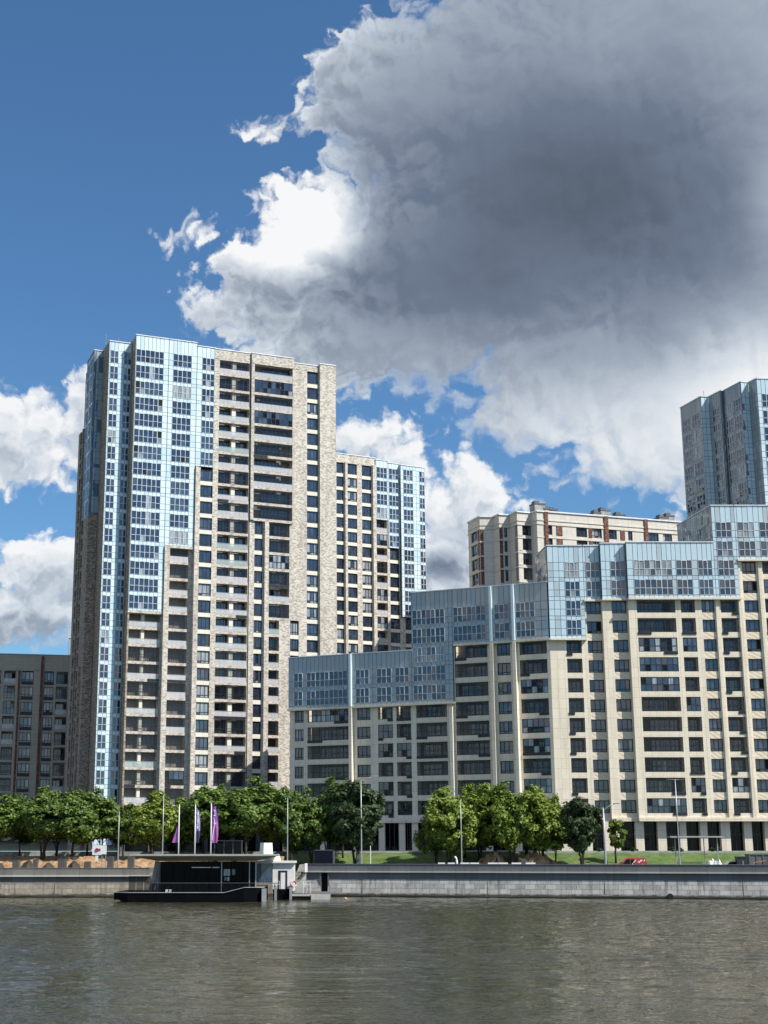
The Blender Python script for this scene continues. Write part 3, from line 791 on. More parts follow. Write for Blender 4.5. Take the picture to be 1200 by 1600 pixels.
CO = RB.mb('cornice')
CO.box(fb, 0, X(44.3), -.5, .75, zr(9) - .42, zr(9) - .1, 'stone_beige')
CO.box(fb, X(44.1), p1, -.5, .75, zr(11) - .42, zr(11) - .1, 'stone_beige')
CO.box(fb, p1 - .05, p2, -.5, 1.65, zr(11) - .42, zr(11) - .1, 'stone_beige')
CO.box(fb, p2 - .05, p3 + .2, -.5, 2.55, zr(11) - .42, zr(11) - .1, 'stone_beige')
CO.box(fb, p3, p4, -.5, 2.55, zr(13) - .42, zr(13) - .1, 'stone_beige')
# side wall of the tallest part, seen over the roof of the lower one
c65 = fb.p(s65, 2.25, 0)
fsd = Fr(c65[0] - 1.9, c65[1] + 15.0, math.atan2(-15.0, 1.9)); Ls = math.hypot(15, 1.9)
glass_zone(RB, fsd, 0, Ls, [zr(13), zr(14)], FR, 55.6, [(2.5, 5.2), (9, 11.5)], mats=('panel_slate', 'panel_shade_b'), zbot=48.4)
fsa = Fr(37.8, 233 + 9, math.atan2(-9.3, .5))
glass_zone(RB, fsa, 0, 8.8, [zr(11), zr(12)], FR, 49.2, [(2, 4.5)], mats=('panel_slate', 'panel_shade_b'), zbot=42.2)
# bodies and roofs
body = RB.mb('inner_wall')
def wing(fr, s0, s1, top, dep=16, core=-1.72): body.prism(rect(fr, s0, s1, -dep, core), 0, top, 'inner_render', 'roofing')
wing(fa, .3, sA2, 32.4); wing(fa, sA2, LA - .6, 42.3); wing(fb, .6, s65, 48.4); wing(fb, s65 + .1, p4, 54.8)
# ground storey: deep-set shop glazing between stone piers under a projecting band
zg0, zg1 = 0.0, H5
CO.box(fa, 0, LA, -1.7, .3, zg1 - .55, zg1 + .02, 'stone_beige')
for a, b, dd in ((0, p1, .3), (p1, p2, 1.2), (p2, p4, 2.1)): CO.box(fb, a - .02, b, -1.7, dd, zg1 - .55, zg1 + .03, 'stone_beige')
SH = RB.mb('wall')
bm = lambda px: xat(px, 232.0, 2) - 38.3
piers = [(-.2, 2.6), (bm(915), bm(926)), (bm(945), bm(970)), (bm(994), bm(1007)), (bm(1028.6), bm(1042)), (bm(1063), bm(1073.5)), (bm(1095), bm(1106.5)), (bm(1127.6), bm(1142)), (bm(1164), bm(1176)), (bm(1196), bm(1210)), (p4 - 1.2, p4)]
GP = RB.mb('wall')
for a, b in piers: GP.box(fb, a, b, -1.0, .9, zg0, zg1 - .56, 'stone_beige', 'tu')
for a, b in gaps(0, p4, piers):
    SH.box(fb, a, b, -.6, -.25, zg0, zg1 - .56, 'black_glass', 'bltru')
    n = max(2, round((b - a) / 1.0))
    for i in range(1, n): SH.box(fb, a + (b - a) * i / n - .05, a + (b - a) * i / n + .05, -.25, -.15, zg0, zg1 - .56, 'frame_brown', 'btu')
    SH.box(fb, a, b, -.25, -.13, 2.5, 2.62, 'frame_brown', 'blr')
pa = [a19(x) for x in (455, 479, 500, 521, 549, 570, 590, 597.5, 621, 633, 641, 652, 668, 690, 712, 735, 755, 775, 800, 820, 845, 862)]
for i in range(0, len(pa) - 1, 2):
    GP.box(fa, pa[i], pa[i] + 1.1, -1.0, -.05, zg0, zg1 - .56, 'stone_beige', 'tu')
    SH.box(fa, pa[i] + 1.1, (pa[i + 2] if i + 2 < len(pa) else LA), -.6, -.3, zg0, zg1 - .56, 'black_glass', 'bltru')
    for u in (.33, .66):
        a0 = pa[i] + 1.1; b0 = (pa[i + 2] if i + 2 < len(pa) else LA); xx = a0 + (b0 - a0) * u
        SH.box(fa, xx - .05, xx + .05, -.3, -.2, zg0, zg1 - .56, 'frame_brown', 'btu')
for s_, top in ((8, 33.2), (26, 43.1), (38, 43.1)):
    p_ = fa.p(s_, -3, top); RB.mb('roof_mast').tube([p_, (p_[0], p_[1], top + 1.3)], .05, 5, 'grey_metal')
for s_, top in ((9, 49.3), (20, 49.3), (34, 55.6)):
    p_ = fb.p(s_, -3, top); RB.mb('roof_mast').tube([p_, (p_[0], p_[1], top + 1.2)], .05, 5, 'grey_metal')
RB.finish()

# ================================================================== B4: beige block with red strips behind the stepped one
B4 = Bld('apartment_block', 'pale stone block with red brick strips rising behind the blue glass roofline', (55, 310, 0))
ZB4 = 72.0; zt4 = lambda t: 69.6 - (t + 1) * 3.25
fm4, L4 = seg(48, 303, 84, 314.4)
q4 = lambda px: fm4.spx(px, 66.0)
RD = {'span': 'stone_pale'}
cols4 = [(q4(857.5), q4(863.5), 'win', RD), (q4(901), q4(918), 'win', RD), (q4(926), q4(941), 'win', RD), (q4(952), q4(964.5), 'win', RD), (q4(982), q4(989), 'win', RD), (q4(1014), q4(1030), 'win', RD), (q4(1037), q4(1051), 'win', RD)]
kp = dict(wall='stone_pale', span='stone_pale', band='stone_pale')
solid_zone(B4, fm4, 0, L4, zt4, 3.25, 0, 5, cols4, **kp)
for a, b in ((870, 879), (920.5, 925.5), (970, 977)):
    for t in range(5): B4.mb('red_strip').box(fm4, q4(a), q4(b), -.2, .12, zt4(t) + .4, zt4(t) + 2.85, 'brick_red', 'b')
for a, b in ((851.5, 856.5), (945, 951), (1008, 1013)): B4.mb('red_strip').box(fm4, q4(a), q4(b), -.2, .3, 40, ZB4 - .2, 'brick_red', 'b')
def crown4(f, a, b):
    m = B4.mb('cornice'); m.box(f, a, b, -1.2, 0.02, 69.2, ZB4 - .3, 'stone_pale', 'b')
    m.box(f, a - .1, b + .1, -1.2, .25, ZB4 - .3, ZB4, 'white_cap'); m.box(f, a, b, -.2, .14, 69.8, 70.1, 'stone_pale', 'b'); m.box(f, a, b, -.2, .14, 68.9, 69.2, 'stone_pale', 'b')
    for t in range(1, 5): m.box(f, a, b, -.2, .10, zt4(t) + 2.9, zt4(t) + 3.2, 'stone_pale', 'b')
crown4(fm4, 0, L4)
pl = [(34.3, 314.5), (36.2, 308.3), (39.3, 308.5), (40.2, 306.2), (42.6, 306.8), (43.8, 303.6), (47.0, 304.8), (48, 303)]
for i in range(len(pl) - 1):
    f, L = seg(*pl[i], *pl[i + 1]); side = i in (0, 2, 4, 6)
    c = []
    if i == 0: c = [(1.6, 5.0, 'win', RD)]
    if i == 3: c = [(.9, 1.9, 'win', RD)]
    if i == 5: c = [(.1, L - .1, 'bal', {'kinds': ['clear', 'glazed'], 'band': 'stone_pale', 'depth': 1.2})]
    solid_zone(B4, f, 0, L, zt4, 3.25, 0, 5, c, core=-1.2, wn='wall', **kp)
    crown4(f, 0, L)
    if i in (1, 3): B4.mb('red_strip').box(f, .02, .75, -.1, .06, 40, 69.0, 'brick_red', 'b')
    if i == 0: B4.mb('red_strip').box(f, L - 1.1, L - .3, -.1, .06, 40, 69.0, 'brick_red', 'b')
B4.mb('inner_wall').prism([(35.6, 314.0), (37.0, 309.6), (40.6, 309.6), (44.9, 306.2), (48.6, 305.2), (83, 316.0), (80, 326), (38, 326)], 0, 71.2, 'stone_pale', 'roofing')
for px, w_, h in ((852, 3.2, 2.4), (866, 4.2, 1.4), (876, 2.2, 1.2), (946, 2.2, 1.4), (957, 3.0, 2.1), (981, 3.0, 1.3), (1050, 3.0, 1.5), (1061, 2.6, 2.0)):
    m = MB(); s = q4(px)
    m.box(fm4, s, s + w_ * .8, -7, -4.5, 71.3, 72.2 + h, 'concrete'); m.box(fm4, s - .1, s + w_ * .8 + .1, -7.1, -4.4, 72.2 + h, 72.5 + h, 'duct')
    m.box(fm4, s + .3, s + 1.4, -6.6, -5, 72.5 + h, 73.1 + h, 'duct'); part('roof_duct', m, B4.root)
B4.finish()

# ================================================================== T3: glass tower at the upper right
T3 = Bld('residential_tower', 'tower of dark blue glass with zigzag corners at the upper right edge', (85, 265, 0))
pz = [(72.8, 273.8), (74.95, 266.3), (76.5, 266.5), (77.9, 262.6), (78.35, 262.8), (80.1, 257.3), (81.7, 257.8), (82.5, 255.4), (99.0, 256.8)]
zt3 = lambda t: 83.4 - (t + 1) * 3.25
NV = 13
fl3 = lambda a, b: [zt3(t) for t in range(b - 1, a - 1, -1)]
wc = {0: [(.6, 3.6), (4.2, 7.2)], 2: [(1.0, 3.2)], 4: [(.3, 2.7), (3.1, 5.5)], 6: [], 7: [(.8, 5.6), (7.2, 9.6), (11.5, 15)]}
for i in range(len(pz) - 1):
    f, L = seg(*pz[i], *pz[i + 1])
    n = NV if i < 4 else 7
    mt = ('panel_pale_b', 'panel_pale') if i in (1, 3, 5, 7) else ('panel_slate', 'panel_shade_b')  # light in the colour: pale sunlit fronts, darker left-facing sides
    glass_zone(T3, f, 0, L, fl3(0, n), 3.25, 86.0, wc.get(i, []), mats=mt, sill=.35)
    if n < NV:
        cc = [(3.4, 5.3, 'win')] if i == 4 else [(1.6, 6.4, 'bal', {'kinds': ['open', 'glazed']}), (8, 10, 'win')] if i == 7 else []
        solid_zone(T3, f, 0, L, zt3, 3.25, n, NV, cc, core=-1.2)
T3.mb('inner_wall').prism([(74.5, 273.6), (75.6, 268.2), (79.4, 264.6), (82.0, 260.0), (84.0, 258.8), (98.8, 259.0), (98.8, 280), (74.5, 280)], 0, 84.9, 'brick_band', 'roofing')
for x, y, h in ((75.5, 270, 1.3), (76, 267.8, 1.7), (83.5, 258.2, 1.4)): T3.mb('roof_mast').tube([(x, y, 84.5), (x, y, 86 + h)], .05, 5, 'grey_metal')
T3.finish()

# ================================================================== L: the shaded grey block at the left edge
LB = Bld('apartment_block', 'grey block with dark windows and red brick strips at the far left, standing in shade', (-65, 310, 0))
xl = xat(-45, 302, 20); fl_ = Fr(xl, 302, R(11)); ql = lambda px: fl_.spx(px, zat(1110, 304))
LL = ql(132); ztl = lambda t: 37.4 - (t + 1) * 3.2
NL = 11
colsL = [(ql(-38), ql(-20), 'bal'), (ql(-12), ql(-1), 'box'), (ql(4), ql(22), 'bal'), (ql(31), ql(50), 'box'), (ql(67), ql(82), 'box'), (ql(86), ql(104), 'bal'), (ql(115), ql(130), 'box')]
colsL = [(a, b, k, {'kinds': ['clear', 'glazed', 'open'], 'band': 'stone_grey', 'span': 'stone_grey', 'style': 'curtain'}) for a, b, k in colsL]
solid_zone(LB, fl_, 0, LL, ztl, 3.2, 0, NL, colsL, wall='stone_grey', span='stone_grey', band='stone_grey')
LB.mb('wall').box(fl_, 0, LL, -1.7, 0, 37.2, 40.6, 'stone_grey', 'b'); LB.mb('parapet_cap').box(fl_, 0, LL, -1.8, .1, 40.6, 40.8, 'stone_grey')
for a, b in ((26, 29.5), (108, 112)):
    LB.mb('red_strip').box(fl_, ql(a), ql(b), -.2, .06, 2, 37.2, 'brick_red', 'b')
LB.mb('red_strip').box(fl_, ql(61), ql(65.5), -.2, .3, 2, 40.4, 'brick_red', 'b')
LB.mb('inner_wall').prism(rect(fl_, 0, LL, -18, -1.7), 0, 39.6, 'stone_grey', 'roofing')
LB.finish()
# a sliver of a farther glass tower between the two
L2 = Bld('residential_tower', 'far glass tower showing as a sliver between the grey block and the tallest tower', (-52, 350, 0))
zz = zat(997, 345); xx = xat(107.5, 345, zz); f = Fr(xx, 345, R(8))
glass_zone(L2, f, 0, 6, [zz - 2.4 - 3.2 * (i + 1) for i in range(9, -1, -1)], 3.2, zz, [(.9, 3.4)], mats=('panel_blue', 'panel_blue_b'))
L2.mb('wall').prism(rect(f, 0, 6, -10, -.5), 0, zz - .3, 'brick_light', 'roofing')
L2.finish()
# ================================================================== setting: water, ground
def sheet(name, pts, mt, nx=1):
    m = MB(); m.face(pts, mt); return tag(obj(name, m.mesh(name)), kind='structure')
m_, t_, b_ = mat('water', (0.043, 0.041, 0.023), 0.03, 0, 0.5, 1.33)
o_ = objn(t_)
wB = noise_n(t_, vm(t_, 'MULTIPLY', o_, (0.75, 1.2, 1)), 2.0, 3, 0.62, 0.5)
wC = noise_n(t_, vm(t_, 'MULTIPLY', o_, (0.02, 0.05, 1)), 1.0, 4, 0.6).ramp(.35, .65, .55, 1.3)
bump(t_, b_, wB * wC * 0.066, 1.0, 1.0)
import numpy as np
WZ = -6.1
def water_mesh():
    """real ripples: a fan of fine rows across the river, with a plain sheet a little lower round it"""
    g = np.random.default_rng(4)
    ys = [36.0]
    while ys[-1] < 205.5: ys.append(ys[-1] + 0.16 + 0.0011 * (ys[-1] - 36))
    ys = np.array(ys); nu = 430; u = np.linspace(-0.36, 0.46, nu)
    Yg = np.repeat(ys[:, None], nu, 1); Xg = Yg * u[None, :] + np.where(u < 0, -3, 3)[None, :]
    Z = np.zeros_like(Yg)
    gust = 0.8 + 0.35 * np.sin(Xg * .045 + 1.3 * np.sin(Yg * .03)) * np.sin(Yg * .08 + Xg * .013)
    for _ in range(64):
        lam = 0.5 * (7.0 ** g.random()); th = g.normal(0, 0.62) + math.pi / 2; k = 2 * math.pi / lam
        ph = g.random() * 6.28; wob = g.uniform(.5, 1.5)
        Z += lam * AMP * g.uniform(.5, 1.4) * np.sin(k * (Xg * math.cos(th) + Yg * math.sin(th)) + ph + wob * np.sin(Xg * .11 * g.uniform(.5, 2) + Yg * .07))
    edge = np.clip((u - u[0]) / .02, 0, 1) * np.clip((u[-1] - u) / .02, 0, 1); Z = WZ + Z * gust * edge[None, :] * np.clip((Yg - 36) / 3, 0, 1)
    v = np.stack([Xg, Yg, Z], -1).reshape(-1, 3); n = len(ys)
    i = (np.arange(n - 1)[:, None] * nu + np.arange(nu - 1)[None, :]).reshape(-1)
    f = np.stack([i, i + 1, i + nu + 1, i + nu], 1)
    b = len(v); v = np.vstack([v, [(-900, -300, WZ - .012), (900, -300, WZ - .012), (900, 215, WZ - .012), (-900, 215, WZ - .012)]]); f = np.vstack([f, [[b, b + 1, b + 2, b + 3]]])
    me = bpy.data.meshes.new('water'); me.from_pydata(v.tolist(), [], f.tolist()); me.polygons.foreach_set('use_smooth', [True] * len(f)); me.materials.append(MATS['water']); me.update()
    return me
AMP = 0.0036
tag(obj('water', water_mesh()), kind='structure')

LWl = [(-160, 184.8), (-22.5, 200.6)]            # left embankment line
RWl = [(-1.6, 204.4), (110, 178.4)]               # right embankment line
m_, t_, b_ = mat('asphalt', (0.06, 0.06, 0.06), 0.9)
n = noise_n(t_, objn(t_), 2.0, 6, 0.6); t_.links.new(mixc(t_, n.ramp(.3, .7), (0.045, 0.045, 0.046), (0.085, 0.083, 0.08)).s, b_.inputs['Base Color'])
m_, t_, b_ = mat('lawn', (0.06, 0.10, 0.02), 0.9)
n = noise_n(t_, objn(t_), 0.35, 8, 0.75); n2 = noise_n(t_, objn(t_), 4.0, 6, 0.75)
t_.links.new(mixc(t_, n.ramp(.38, .62), (0.055, 0.105, 0.018), mixc(t_, n2.ramp(.3, .7), (0.09, 0.15, 0.028), (0.14, 0.175, 0.05))).s, b_.inputs['Base Color'])
bump(t_, b_, n2, 0.8, 0.1)
m_, t_, b_ = mat('soil', (0.30, 0.18, 0.09), 0.95)
n = noise_n(t_, objn(t_), 1.3, 8, 0.7, dim='3D'); n2 = noise_n(t_, objn(t_), 5.0, 5, 0.7, dim='3D')
t_.links.new(mixc(t_, n.ramp(.35, .65), (0.24, 0.13, 0.06), mixc(t_, n2.ramp(.35, .65), (0.40, 0.25, 0.13), (0.52, 0.37, 0.22))).s, b_.inputs['Base Color'])
bump(t_, b_, n2, 1.0, 0.15)
plain('paving', (0.33, 0.32, 0.30), 0.85)
road_z = -2.95
sheet('ground', [(-160, 185.4, road_z), (-22.5, 201.2, road_z), (-1.6, 205.0, road_z), (110, 179.0, road_z), (2500, 150, road_z), (2500, 5000, road_z), (-2500, 5000, road_z), (-2500, 150, road_z)], 'asphalt')
# the bank: a lawn rising from the road to the level of the houses
def bank(name, x0, x1, mt, y0=212.0, y1=222.0, amp=.06, z0=road_z + .004, z1=-0.30, step=1.0, seed=0):
    m = MB(); nx = max(2, int((x1 - x0) / step)); ny = 12
    def P(i, j):
        x = x0 + (x1 - x0) * i / nx; v = j / ny
        y = y0 + (y1 - y0) * v
        z = z0 + (z1 - z0) * (v ** .85) + (amp * mnoise.noise((x * .5, y * .5, seed)) + amp * .6 * mnoise.noise((x * 1.7, y * 1.7, seed))) * min(1, 4 * v) * min(1, 4 * (1 - v) + .3)
        return (x, y, z)
    for i in range(nx):
        for j in range(ny): m.face([P(i, j), P(i + 1, j), P(i + 1, j + 1), P(i, j + 1)], mt)
    return m
tag(obj('lawn', bank('lawn', -4.5, 130, 'lawn').mesh('lawn', smooth=True)), kind='structure')
tag(obj('soil', bank('soil', -150, -4.5, 'soil', y0=206.3, y1=212, amp=.35, z1=-.75, step=.6, seed=3).mesh('soil', smooth=True)), kind='structure')
sheet('upper_ground', [(-300, 222, -.28), (400, 222, -.28), (400, 700, -.28), (-300, 700, -.28)], 'asphalt')
sheet('left_ground', [(-300, 212, -.75), (-4.5, 212, -.75), (-4.5, 222.1, -.75), (-300, 222.1, -.75)], 'asphalt')
mb = MB(); mb.box(Fr(-300, 221.9, 0), 0, 700, -.3, 0, -.9, -.10, 'concrete', 'b')
tag(obj('kerb', mb.mesh('kerb')), kind='structure')

# ================================================================== embankment walls
def blocks(name, c0, c1, pw, ph, st):
    m = stone(name, c0, c1, pw, ph, 0.85, 0.45, st, 0.5)
    t = m.node_tree; b = t.nodes['Principled BSDF']; src = b.inputs['Base Color'].links[0].from_socket
    s = t.nodes.new('ShaderNodeSeparateXYZ'); t.links.new(uvn(t).s, s.inputs[0])
    wob = noise_n(t, uvn(t), 1.2, 5, 0.6)
    algae = (E(t, s.outputs[1]) + wob * 0.35).ramp(WZ + .52, WZ + .72, 1.0, 0.0)
    st_ = noise_n(t, vm(t, 'MULTIPLY', uvn(t), (1.3, 0.16, 1)), 1.1, 6, 0.7).ramp(.50, .72, 0, .6)
    c = mixc(t, st_, E(t, src), (0.05, 0.045, 0.035)); c = mixc(t, algae * .9, c, (0.028, 0.026, 0.014))
    t.links.new(c.s, b.inputs['Base Color']); bump(t, b, noise_n(t, uvn(t), 5, 6, .65), .5, .05)
blocks('quay_stone', (0.27, 0.27, 0.255), (0.50, 0.49, 0.46), 1.35, 0.62, .35)
blocks('quay_stone_warm', (0.20, 0.175, 0.14), (0.33, 0.30, 0.24), 1.25, 0.55, .6)
stone('granite', (0.115, 0.12, 0.125), (0.15, 0.155, 0.16), 3.0, 2.0, 0.7, 0.5, .3)
stone('granite_ledge', (0.42, 0.42, 0.40), (0.50, 0.49, 0.46), 3.0, 2.0, 0.7, 0.6, .2)
stone('granite_warm', (0.13, 0.125, 0.115), (0.17, 0.165, 0.15), 3.0, 2.0, 0.7, 0.5, .4)
def quay(line, top, stone_m, gran, label, cuts=()):
    (xa, ya), (xb, yb) = line; f, L = seg(xa, ya, xb, yb)
    t = thing('embankment_wall', label, 'wall', (xa, ya, WZ), 'river embankment walls')
    m = MB()
    # battered lower face of blocks
    z0, z1 = WZ - 1.0, top - 2.05
    segs = gaps(0, L, cuts)
    for a, b in segs:
        m.face([f.p(a, .75, z0), f.p(b, .75, z0), f.p(b, .12, z1), f.p(a, .12, z1)], stone_m, [(a, z0), (b, z0), (b, z1), (a, z1)])
        m.face([f.p(a, .12, z1), f.p(b, .12, z1), f.p(b, -.6, z1), f.p(a, -.6, z1)], stone_m)
        for (s, r) in ((a, 0), (b, 1)):
            q_ = [f.p(s, .75, z0), f.p(s, .12, z1), f.p(s, -.9, z1), f.p(s, -.9, z0)]
            m.face(q_ if not r else q_[::-1], stone_m)
    part('facing', m, t)
    m = MB(); wr = random.Random(int(L * 7))
    for a, b in segs:
        x = a
        while x < b - .01:
            x1 = min(b, x + wr.uniform(.8, 2.6)); m.box(f, x, x1, .3, .80, WZ - 1, WZ + wr.uniform(.12, .27), 'algae'); x = x1
    part('tide_stain', m, t)
    m = MB()
    for k in range(int(L / 17)):
        x = 9 + k * 17 + wr.uniform(-4, 4); hgt = z1 - z0
        u0 = wr.uniform(.35, .5)
        m.face([f.p(x - .05, .76 - .63 * u0 + .0, z0 + hgt * u0), f.p(x + .07, .76 - .63 * u0, z0 + hgt * u0), f.p(x + .05, .135, z1 - .02), f.p(x - .03, .135, z1 - .02)], 'rust' if k % 2 else 'algae')
    part('crack_stain', m, t)
    m = MB()
    for a, b in segs: m.box(f, a, b, -.9, .05, top - 2.05, top - 1.15, gran, 'u')
    part('band', m, t)
    m = MB(); m.box(f, 0, L, -.9, .42, top - 1.15, top - .98, 'granite_ledge'); part('ledge', m, t)
    m = MB(); m.box(f, 0, L, -.55, .1, top - .98, top - .08, gran, 'u'); m.box(f, -.02, L, -.6, .16, top - .08, top, gran); part('parapet', m, t)
    return t, f, L
tR, fR_, LR_ = quay(RWl, -1.72, 'quay_stone', 'granite', 'long light grey block embankment wall to the right of the floating pavilion', [(2.45, 3.45)])
tL, fL_, LL_ = quay(LWl, -2.22, 'quay_stone_warm', 'granite_warm', 'older brownish block embankment wall to the left of the floating pavilion')
# dark doorway in the right wall
mb = MB(); mb.box(fR_, 2.45, 3.45, -1.6, -.5, WZ, -2.9, 'void', 'u'); mb.box(fR_, 2.30, 2.48, -.5, .3, -5.6, -2.9, 'granite'); mb.box(fR_, 3.42, 3.60, -.5, .3, -5.6, -2.9, 'granite')
part('doorway', mb, tR)
mb = MB()
pp = fR_.p(49.1, .35, -5.72); mb.tube([pp, fR_.p(49.1, 1.3, -5.74)], .36, 12, 'rubber'); part('drain_pipe', mb, tR)
# the stretch behind the pavilion
f, L = seg(-22.5, 200.6, -1.6, 204.4)
t = thing('embankment_wall', 'dark recessed stretch of embankment wall hidden behind the floating pavilion', 'wall', (-10, 202, WZ), 'river embankment walls')
mb = MB(); mb.box(f, 0, L, -1, -.2, WZ - 1, -2.9, 'quay_stone_warm'); part('facing', mb, t)
mb = MB(); mb.box(f, 0, L - 3, -.8, -.3, -2.9, -2.2, 'granite_warm'); part('parapet', mb, t)
# ================================================================== trees
def leafmat(name, c0, c1, c2):
    m, t, b = mat(name, c1, 0.55, 0, 0.35)
    g = t.nodes.new('ShaderNodeNewGeometry'); r = E(t, g.outputs['Random Per Island'])
    n = noise_n(t, objn(t), 0.55, 3, 0.6, dim='3D')
    oi = t.nodes.new('ShaderNodeObjectInfo'); rr = E(t, oi.outputs['Random'])
    c = cramp(t, r * 0.55 + n * 0.55 + (rr - 0.5) * 0.22, [(0.22, c0), (0.5, c1), (0.8, c2)])
    t.links.new(c.s, b.inputs['Base Color'])
    tr = t.nodes.new('ShaderNodeBsdfTranslucent'); t.links.new(c.s, tr.inputs[0])
    mx = t.nodes.new('ShaderNodeMixShader'); mx.inputs[0].default_value = 0.28
    t.links.new(b.outputs[0], mx.inputs[1]); t.links.new(tr.outputs[0], mx.inputs[2])
    t.links.new(mx.outputs[0], t.nodes['Material Output'].inputs[0])
leafmat('leaf_maple', (0.040, 0.082, 0.014), (0.100, 0.172, 0.030), (0.200, 0.275, 0.052))
leafmat('leaf_lime', (0.068, 0.115, 0.014), (0.145, 0.215, 0.028), (0.25, 0.31, 0.05))
leafmat('leaf_deep', (0.022, 0.045, 0.016), (0.042, 0.078, 0.026), (0.085, 0.115, 0.048))
def crown_mesh(h, w_, cb, n_cl, leafm, seed, per=62, ls=0.25, top=0.0):
    """clumps of small leaf faces on the shell and inside of an uneven egg; returns mesh collector and the clump centres"""
    r = random.Random(seed); m = MB(); s = m.slot(leafm); cen = []
    lob = [(r.uniform(0, 6.28), r.uniform(-.5, .9), r.uniform(.15, .42)) for _ in range(9)]
    for k in range(n_cl):
        th = r.uniform(0, 2 * math.pi); u = r.uniform(-1, 1)
        rad = (r.random() ** 0.42)
        e = 1.0
        for a, b, g in lob: e += g * max(0, math.cos(th - a)) ** 3 * max(0, 1 - abs(u - b)) - .06
        prof = math.sqrt(max(0, 1 - abs(u) ** (2.2 if u < 0 else 1.9)))
        x = math.cos(th) * prof * rad * w_ / 2 * e; y = math.sin(th) * prof * rad * w_ / 2 * e
        z = cb + (h - cb) * (0.5 + 0.5 * u * (0.72 + .28 * rad) * min(e, 1.12))
        cen.append((x, y, z)); cr = r.uniform(.55, .95) * w_ / 7.5
        nn = int(per * r.uniform(.7, 1.3))
        for _ in range(nn):
            d = Vector((r.gauss(0, 1), r.gauss(0, 1), r.gauss(0, .75))); d.normalize()
            p = Vector((x, y, z)) + d * cr * (r.random() ** .45)
            nrm = (d * .7 + Vector((x, y, z - (cb + h) / 2)).normalized() * .6 + Vector((r.gauss(0, .5), r.gauss(0, .5), r.gauss(.25, .5)))).normalized()
            a = nrm.orthogonal().normalized(); a.rotate(Matrix.Rotation(r.uniform(0, 6.28), 3, nrm)); b = nrm.cross(a)
            q = ls * r.uniform(.6, 1.3); i = len(m.v)
            m.v += [tuple(p - a * q), tuple(p + b * q * .55), tuple(p + a * q), tuple(p - b * q * .55)]
            m.f.append((i, i + 1, i + 2, i + 3)); m.mi.append(s); m.uv += [(0, 0), (1, 0), (1, 1), (0, 1)]
    return m, cen
def trunk_mesh(h, cb, cen, stems, seed, rad=.16):
    r = random.Random(seed); m = MB()
    for i in range(stems):
        a = 6.28 * i / stems + r.uniform(-.5, .5); sprd = .9 if stems > 1 else .15
        top = Vector((math.cos(a) * sprd, math.sin(a) * sprd, cb + (h - cb) * .45))
        pts = [Vector((math.cos(a) * .12 * (stems > 1), math.sin(a) * .12 * (stems > 1), -.4))]
        for k in range(1, 6):
            u = k / 5; pts.append(Vector((top.x * u ** 1.3 + r.uniform(-.07, .07), top.y * u ** 1.3 + r.uniform(-.07, .07), top.z * u)))
        m.tube(pts, [rad * (1 - .11 * k) / (1 if stems == 1 else 1.35) for k in range(6)], 7, 'bark')
        for c in r.sample(cen, min(len(cen), 12 // stems + 3)):
            b = pts[r.randrange(2, 6)]; c = Vector(c)
            if (c - b).length < .7: continue
            mid = b.lerp(c, .5) + Vector((0, 0, .25)); m.tube([b, mid, c], [rad * .36, rad * .22, rad * .07], 5, 'bark', False)
    return m
TP = {}
def tree_proto(key, h, w_, cb, n, leafm, stems, seed, **k):
    cm, cen = crown_mesh(h, w_, cb, n, leafm, seed, **k)
    tm = trunk_mesh(h, cb, cen, stems, seed + 50)
    TP[key] = (cm.mesh('crown'), tm.mesh('trunk', smooth=True), h)
tree_proto('maple_a', 10.6, 7.6, 0.6, 215, 'leaf_maple', 1, 1)
tree_proto('maple_b', 10.6, 7.2, 0.6, 205, 'leaf_maple', 3, 2)
tree_proto('lime_a', 10.4, 7.4, 0.5, 215, 'leaf_lime', 3, 3, ls=.23)
tree_proto('lime_b', 10.4, 6.6, 0.5, 195, 'leaf_lime', 4, 4, ls=.23)
tree_proto('deep_a', 10.2, 6.4, 0.9, 165, 'leaf_deep', 3, 5)
tree_proto('young', 6.0, 3.2, 1.2, 42, 'leaf_lime', 1, 6, ls=.24)
def ground_at(x, y):
    if x < -4.5: return -2.9 if y < 206.3 else -2.9 + 2.1 * min(1, (y - 206.3) / 5.7) ** .85
    return -2.9 if y < 212 else -2.9 + 2.6 * min(1, (y - 212) / 10) ** .85
